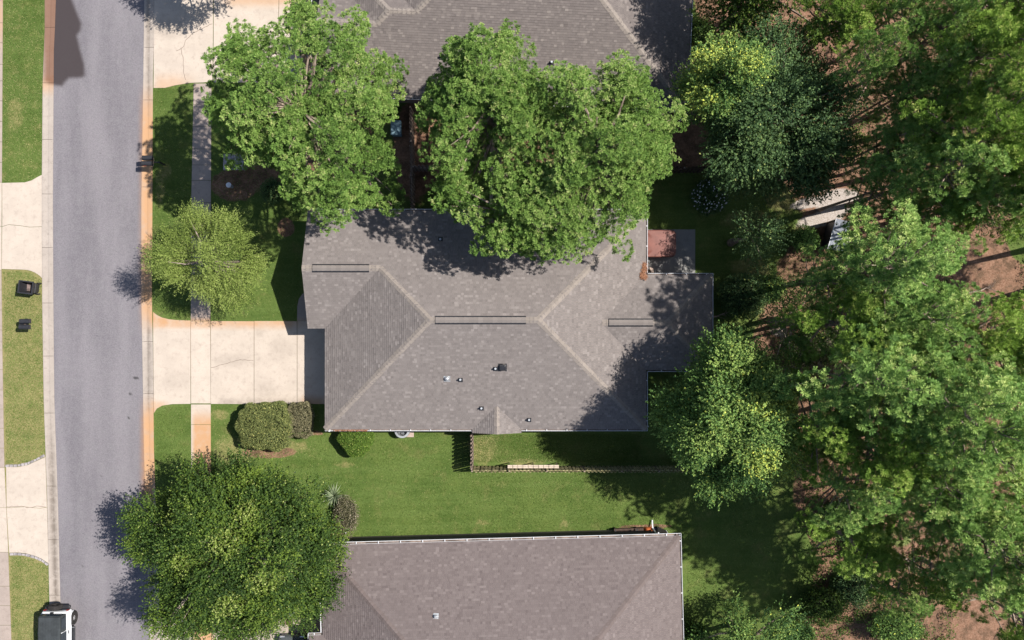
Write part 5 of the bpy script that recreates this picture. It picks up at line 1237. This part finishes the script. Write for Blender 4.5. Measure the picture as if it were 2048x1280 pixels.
sword_plant('palmetto fan palm at the end of the straw path in the lower woods', 1795, 1070, 11, 1.0, .035, M['palm'], 2, 'palmetto', 'palmetto', .5, True)
sword_plant('palmetto fan palm at the small straw opening right of the largest pine', 1938, 762, 9, .9, .032, M['palm'], 3, 'palmetto', 'palmetto', .5, True)
sword_plant('palmetto fan palm just left of the opening with the other fan palm', 1862, 735, 9, .8, .03, M['palm'], 4, 'palmetto', 'palmetto', .5, True)
sword_plant('palmetto fan palm below the forked trunk shadow', 1860, 672, 8, .8, .03, M['palm'], 5, 'palmetto', 'palmetto', .5, True)
# dead branches
def dead_branch(label, px, py, L, ang, seed, z=.15, m=None):
    g = random.Random(seed); root = empty('dead_branch', G(px, py, z), label, 'branch'); mb = MB(); d = Vector((math.cos(R(ang)), math.sin(R(ang)), .02))
    pts = [d*(L*(t-.5))+Vector((0,0,.1*math.sin(3*t)))+Vector((g.uniform(-.05,.05), g.uniform(-.05,.05), 0)) for t in (0,.25,.5,.75,1)]; mb.tube(pts, [.055,.045,.035,.025,.01], 6)
    for q in range(9):
        t = g.uniform(.2,.95); p = d*(L*(t-.5))+Vector((0,0,.08)); a = R(ang+g.choice((-1,1))*g.uniform(30,65)); l = L*g.uniform(.12,.35); e = p+Vector((math.cos(a)*l, math.sin(a)*l, g.uniform(.05,.4))); mb.tube([p, (p+e)/2+Vector((0,0,.04)), e], [.018,.012,.005], 4)
    mb.build('branch', m or M['deadwood'], root, True); return root
dead_branch('bare twiggy branch fallen below the metal shelter', 1680, 552, 1.6, 70, 1)
dead_branch('long pale branch lying behind the back extension', 1445, 628, 1.4, 18, 2)
dead_branch('pale forked deadwood lying in the straw clearing on the right', 1960, 580, 1.6, 15, 3)
dead_branch('bare fallen trunk slanting in the upper woods', 1722, 190, 3.2, 62, 4)
dead_branch('dead branch caught beside the sandy patch', 1640, 385, 1.4, 20, 5)
# undergrowth of the woods and back yard
g = np.random.default_rng(99); n = 2400; Cx = []
px = g.uniform(1600, 2100, n); py = g.uniform(-60, 1340, n); keep = np.ones(n, bool)
for cx, cy, r in ((1970,540,75),(1590,60,60),(1625,120,50),(1680,410,90),(1800,260,40),(1960,1240,60),(1930,1170,40),(1850,1050,50),(1930,770,40)): keep &= np.hypot(px-cx, py-cy) > r
px, py = px[keep], py[keep]; n = len(px); cc = np.stack([(px-1024)/PX, (640-py)/PX, np.zeros(n)], 1); hh = g.uniform(.2,.9,n); per = 46
P = cc.repeat(per,0)+rand_unit(g,n*per)*np.array([1,1,.7])*(hh.repeat(per)*.6)[:,None]; P[:,2] = np.abs(P[:,2])+hh.repeat(per)*.4
um = leaf_mesh('undergrowth', P, rand_unit(g,len(P)), g, .13, .06, g.uniform(.1,.75,n).repeat(per)+g.normal(0,.12,len(P)), 1.0); um.materials.append(M['oak']); tag(link('undergrowth', um), 'low leafy undergrowth scattered over the straw of the woods', 'undergrowth', kind='stuff')
# grass blades on the lawns
lawns = [(gp([(6,-30),(88,-30),(84,345),(60,362),(6,364)]), 14000), (gp([(6,542),(50,542),(84,560),(92,908),(60,925),(12,929)]), 15000), (gp([(21,1112),(50,1112),(98,1132),(103,1290),(24,1290)]), 7000),
         (gp([(307,178),(384,169),(381,639),(340,637),(306,618)]), 14000), (gp([(310,830),(330,813),(382,811),(382,1230),(322,1230)]), 9000), (gp([(424,170),(600,170),(600,640),(424,640)]), 14000),
         (gp([(424,812),(640,812),(640,866),(940,866),(940,945),(1380,948),(1400,1068),(660,1080),(424,1232)]), 90000), (gp([(948,868),(1380,868),(1380,925),(948,925)]), 20000), (gp([(1370,930),(1600,930),(1600,1290),(1375,1290)]), 14000), (gp([(1395,430),(1600,380),(1600,600),(1430,640)]), 9000)]
Pa = []
for poly, n in lawns:
    q = np.array(poly); lo_, hi_ = q.min(0), q.max(0); p = g.uniform(lo_, hi_, (int(n*1.3), 2)); p = p[sdf(p, poly) < -.03][:n]; Pa.append(p)
Pa = np.concatenate(Pa); n = len(Pa); dr = .35*(Pa[:,0] < -29)
for e in [(560,895,80,22),(470,900,60,40),(965,895,40,45),(1050,925,60,10),(1130,1048,16,10),(55,1200,28,40),(60,1245,30,50),(75,580,24,16)]: dr = np.maximum(dr, ell(Pa, *e))
an = g.uniform(0, 6.283, n); d3 = np.stack([np.cos(an), np.sin(an), g.uniform(.5,1.6,n)], 1); d3 = norm(d3); s3 = np.stack([-np.sin(an), np.cos(an), np.zeros(n)], 1); Lb = g.uniform(.04,.10,(n,1)); b0 = np.column_stack([Pa, np.zeros(n)])
V = np.stack([b0-s3*.014, b0+s3*.014, b0+d3*Lb], 1).reshape(-1,3); tt = np.clip(.45+.16*np.sin(Pa[:,0]*1.3+np.sin(Pa[:,1]*.9))*np.sin(Pa[:,1]*1.7)+g.normal(0,.16,n)+dr*.35*g.random(n), 0, 1); tt = np.where(g.random(n) < .03+dr*.3, 1.0, np.minimum(tt,.9))
bm = npmesh('grass', V, np.arange(n*3).reshape(-1,3), {'tint': ('FACE', tt)}); bm.materials.append(M['blade']); tag(link('grass', bm), 'short mown grass blades of the lawns', 'grass', kind='stuff')
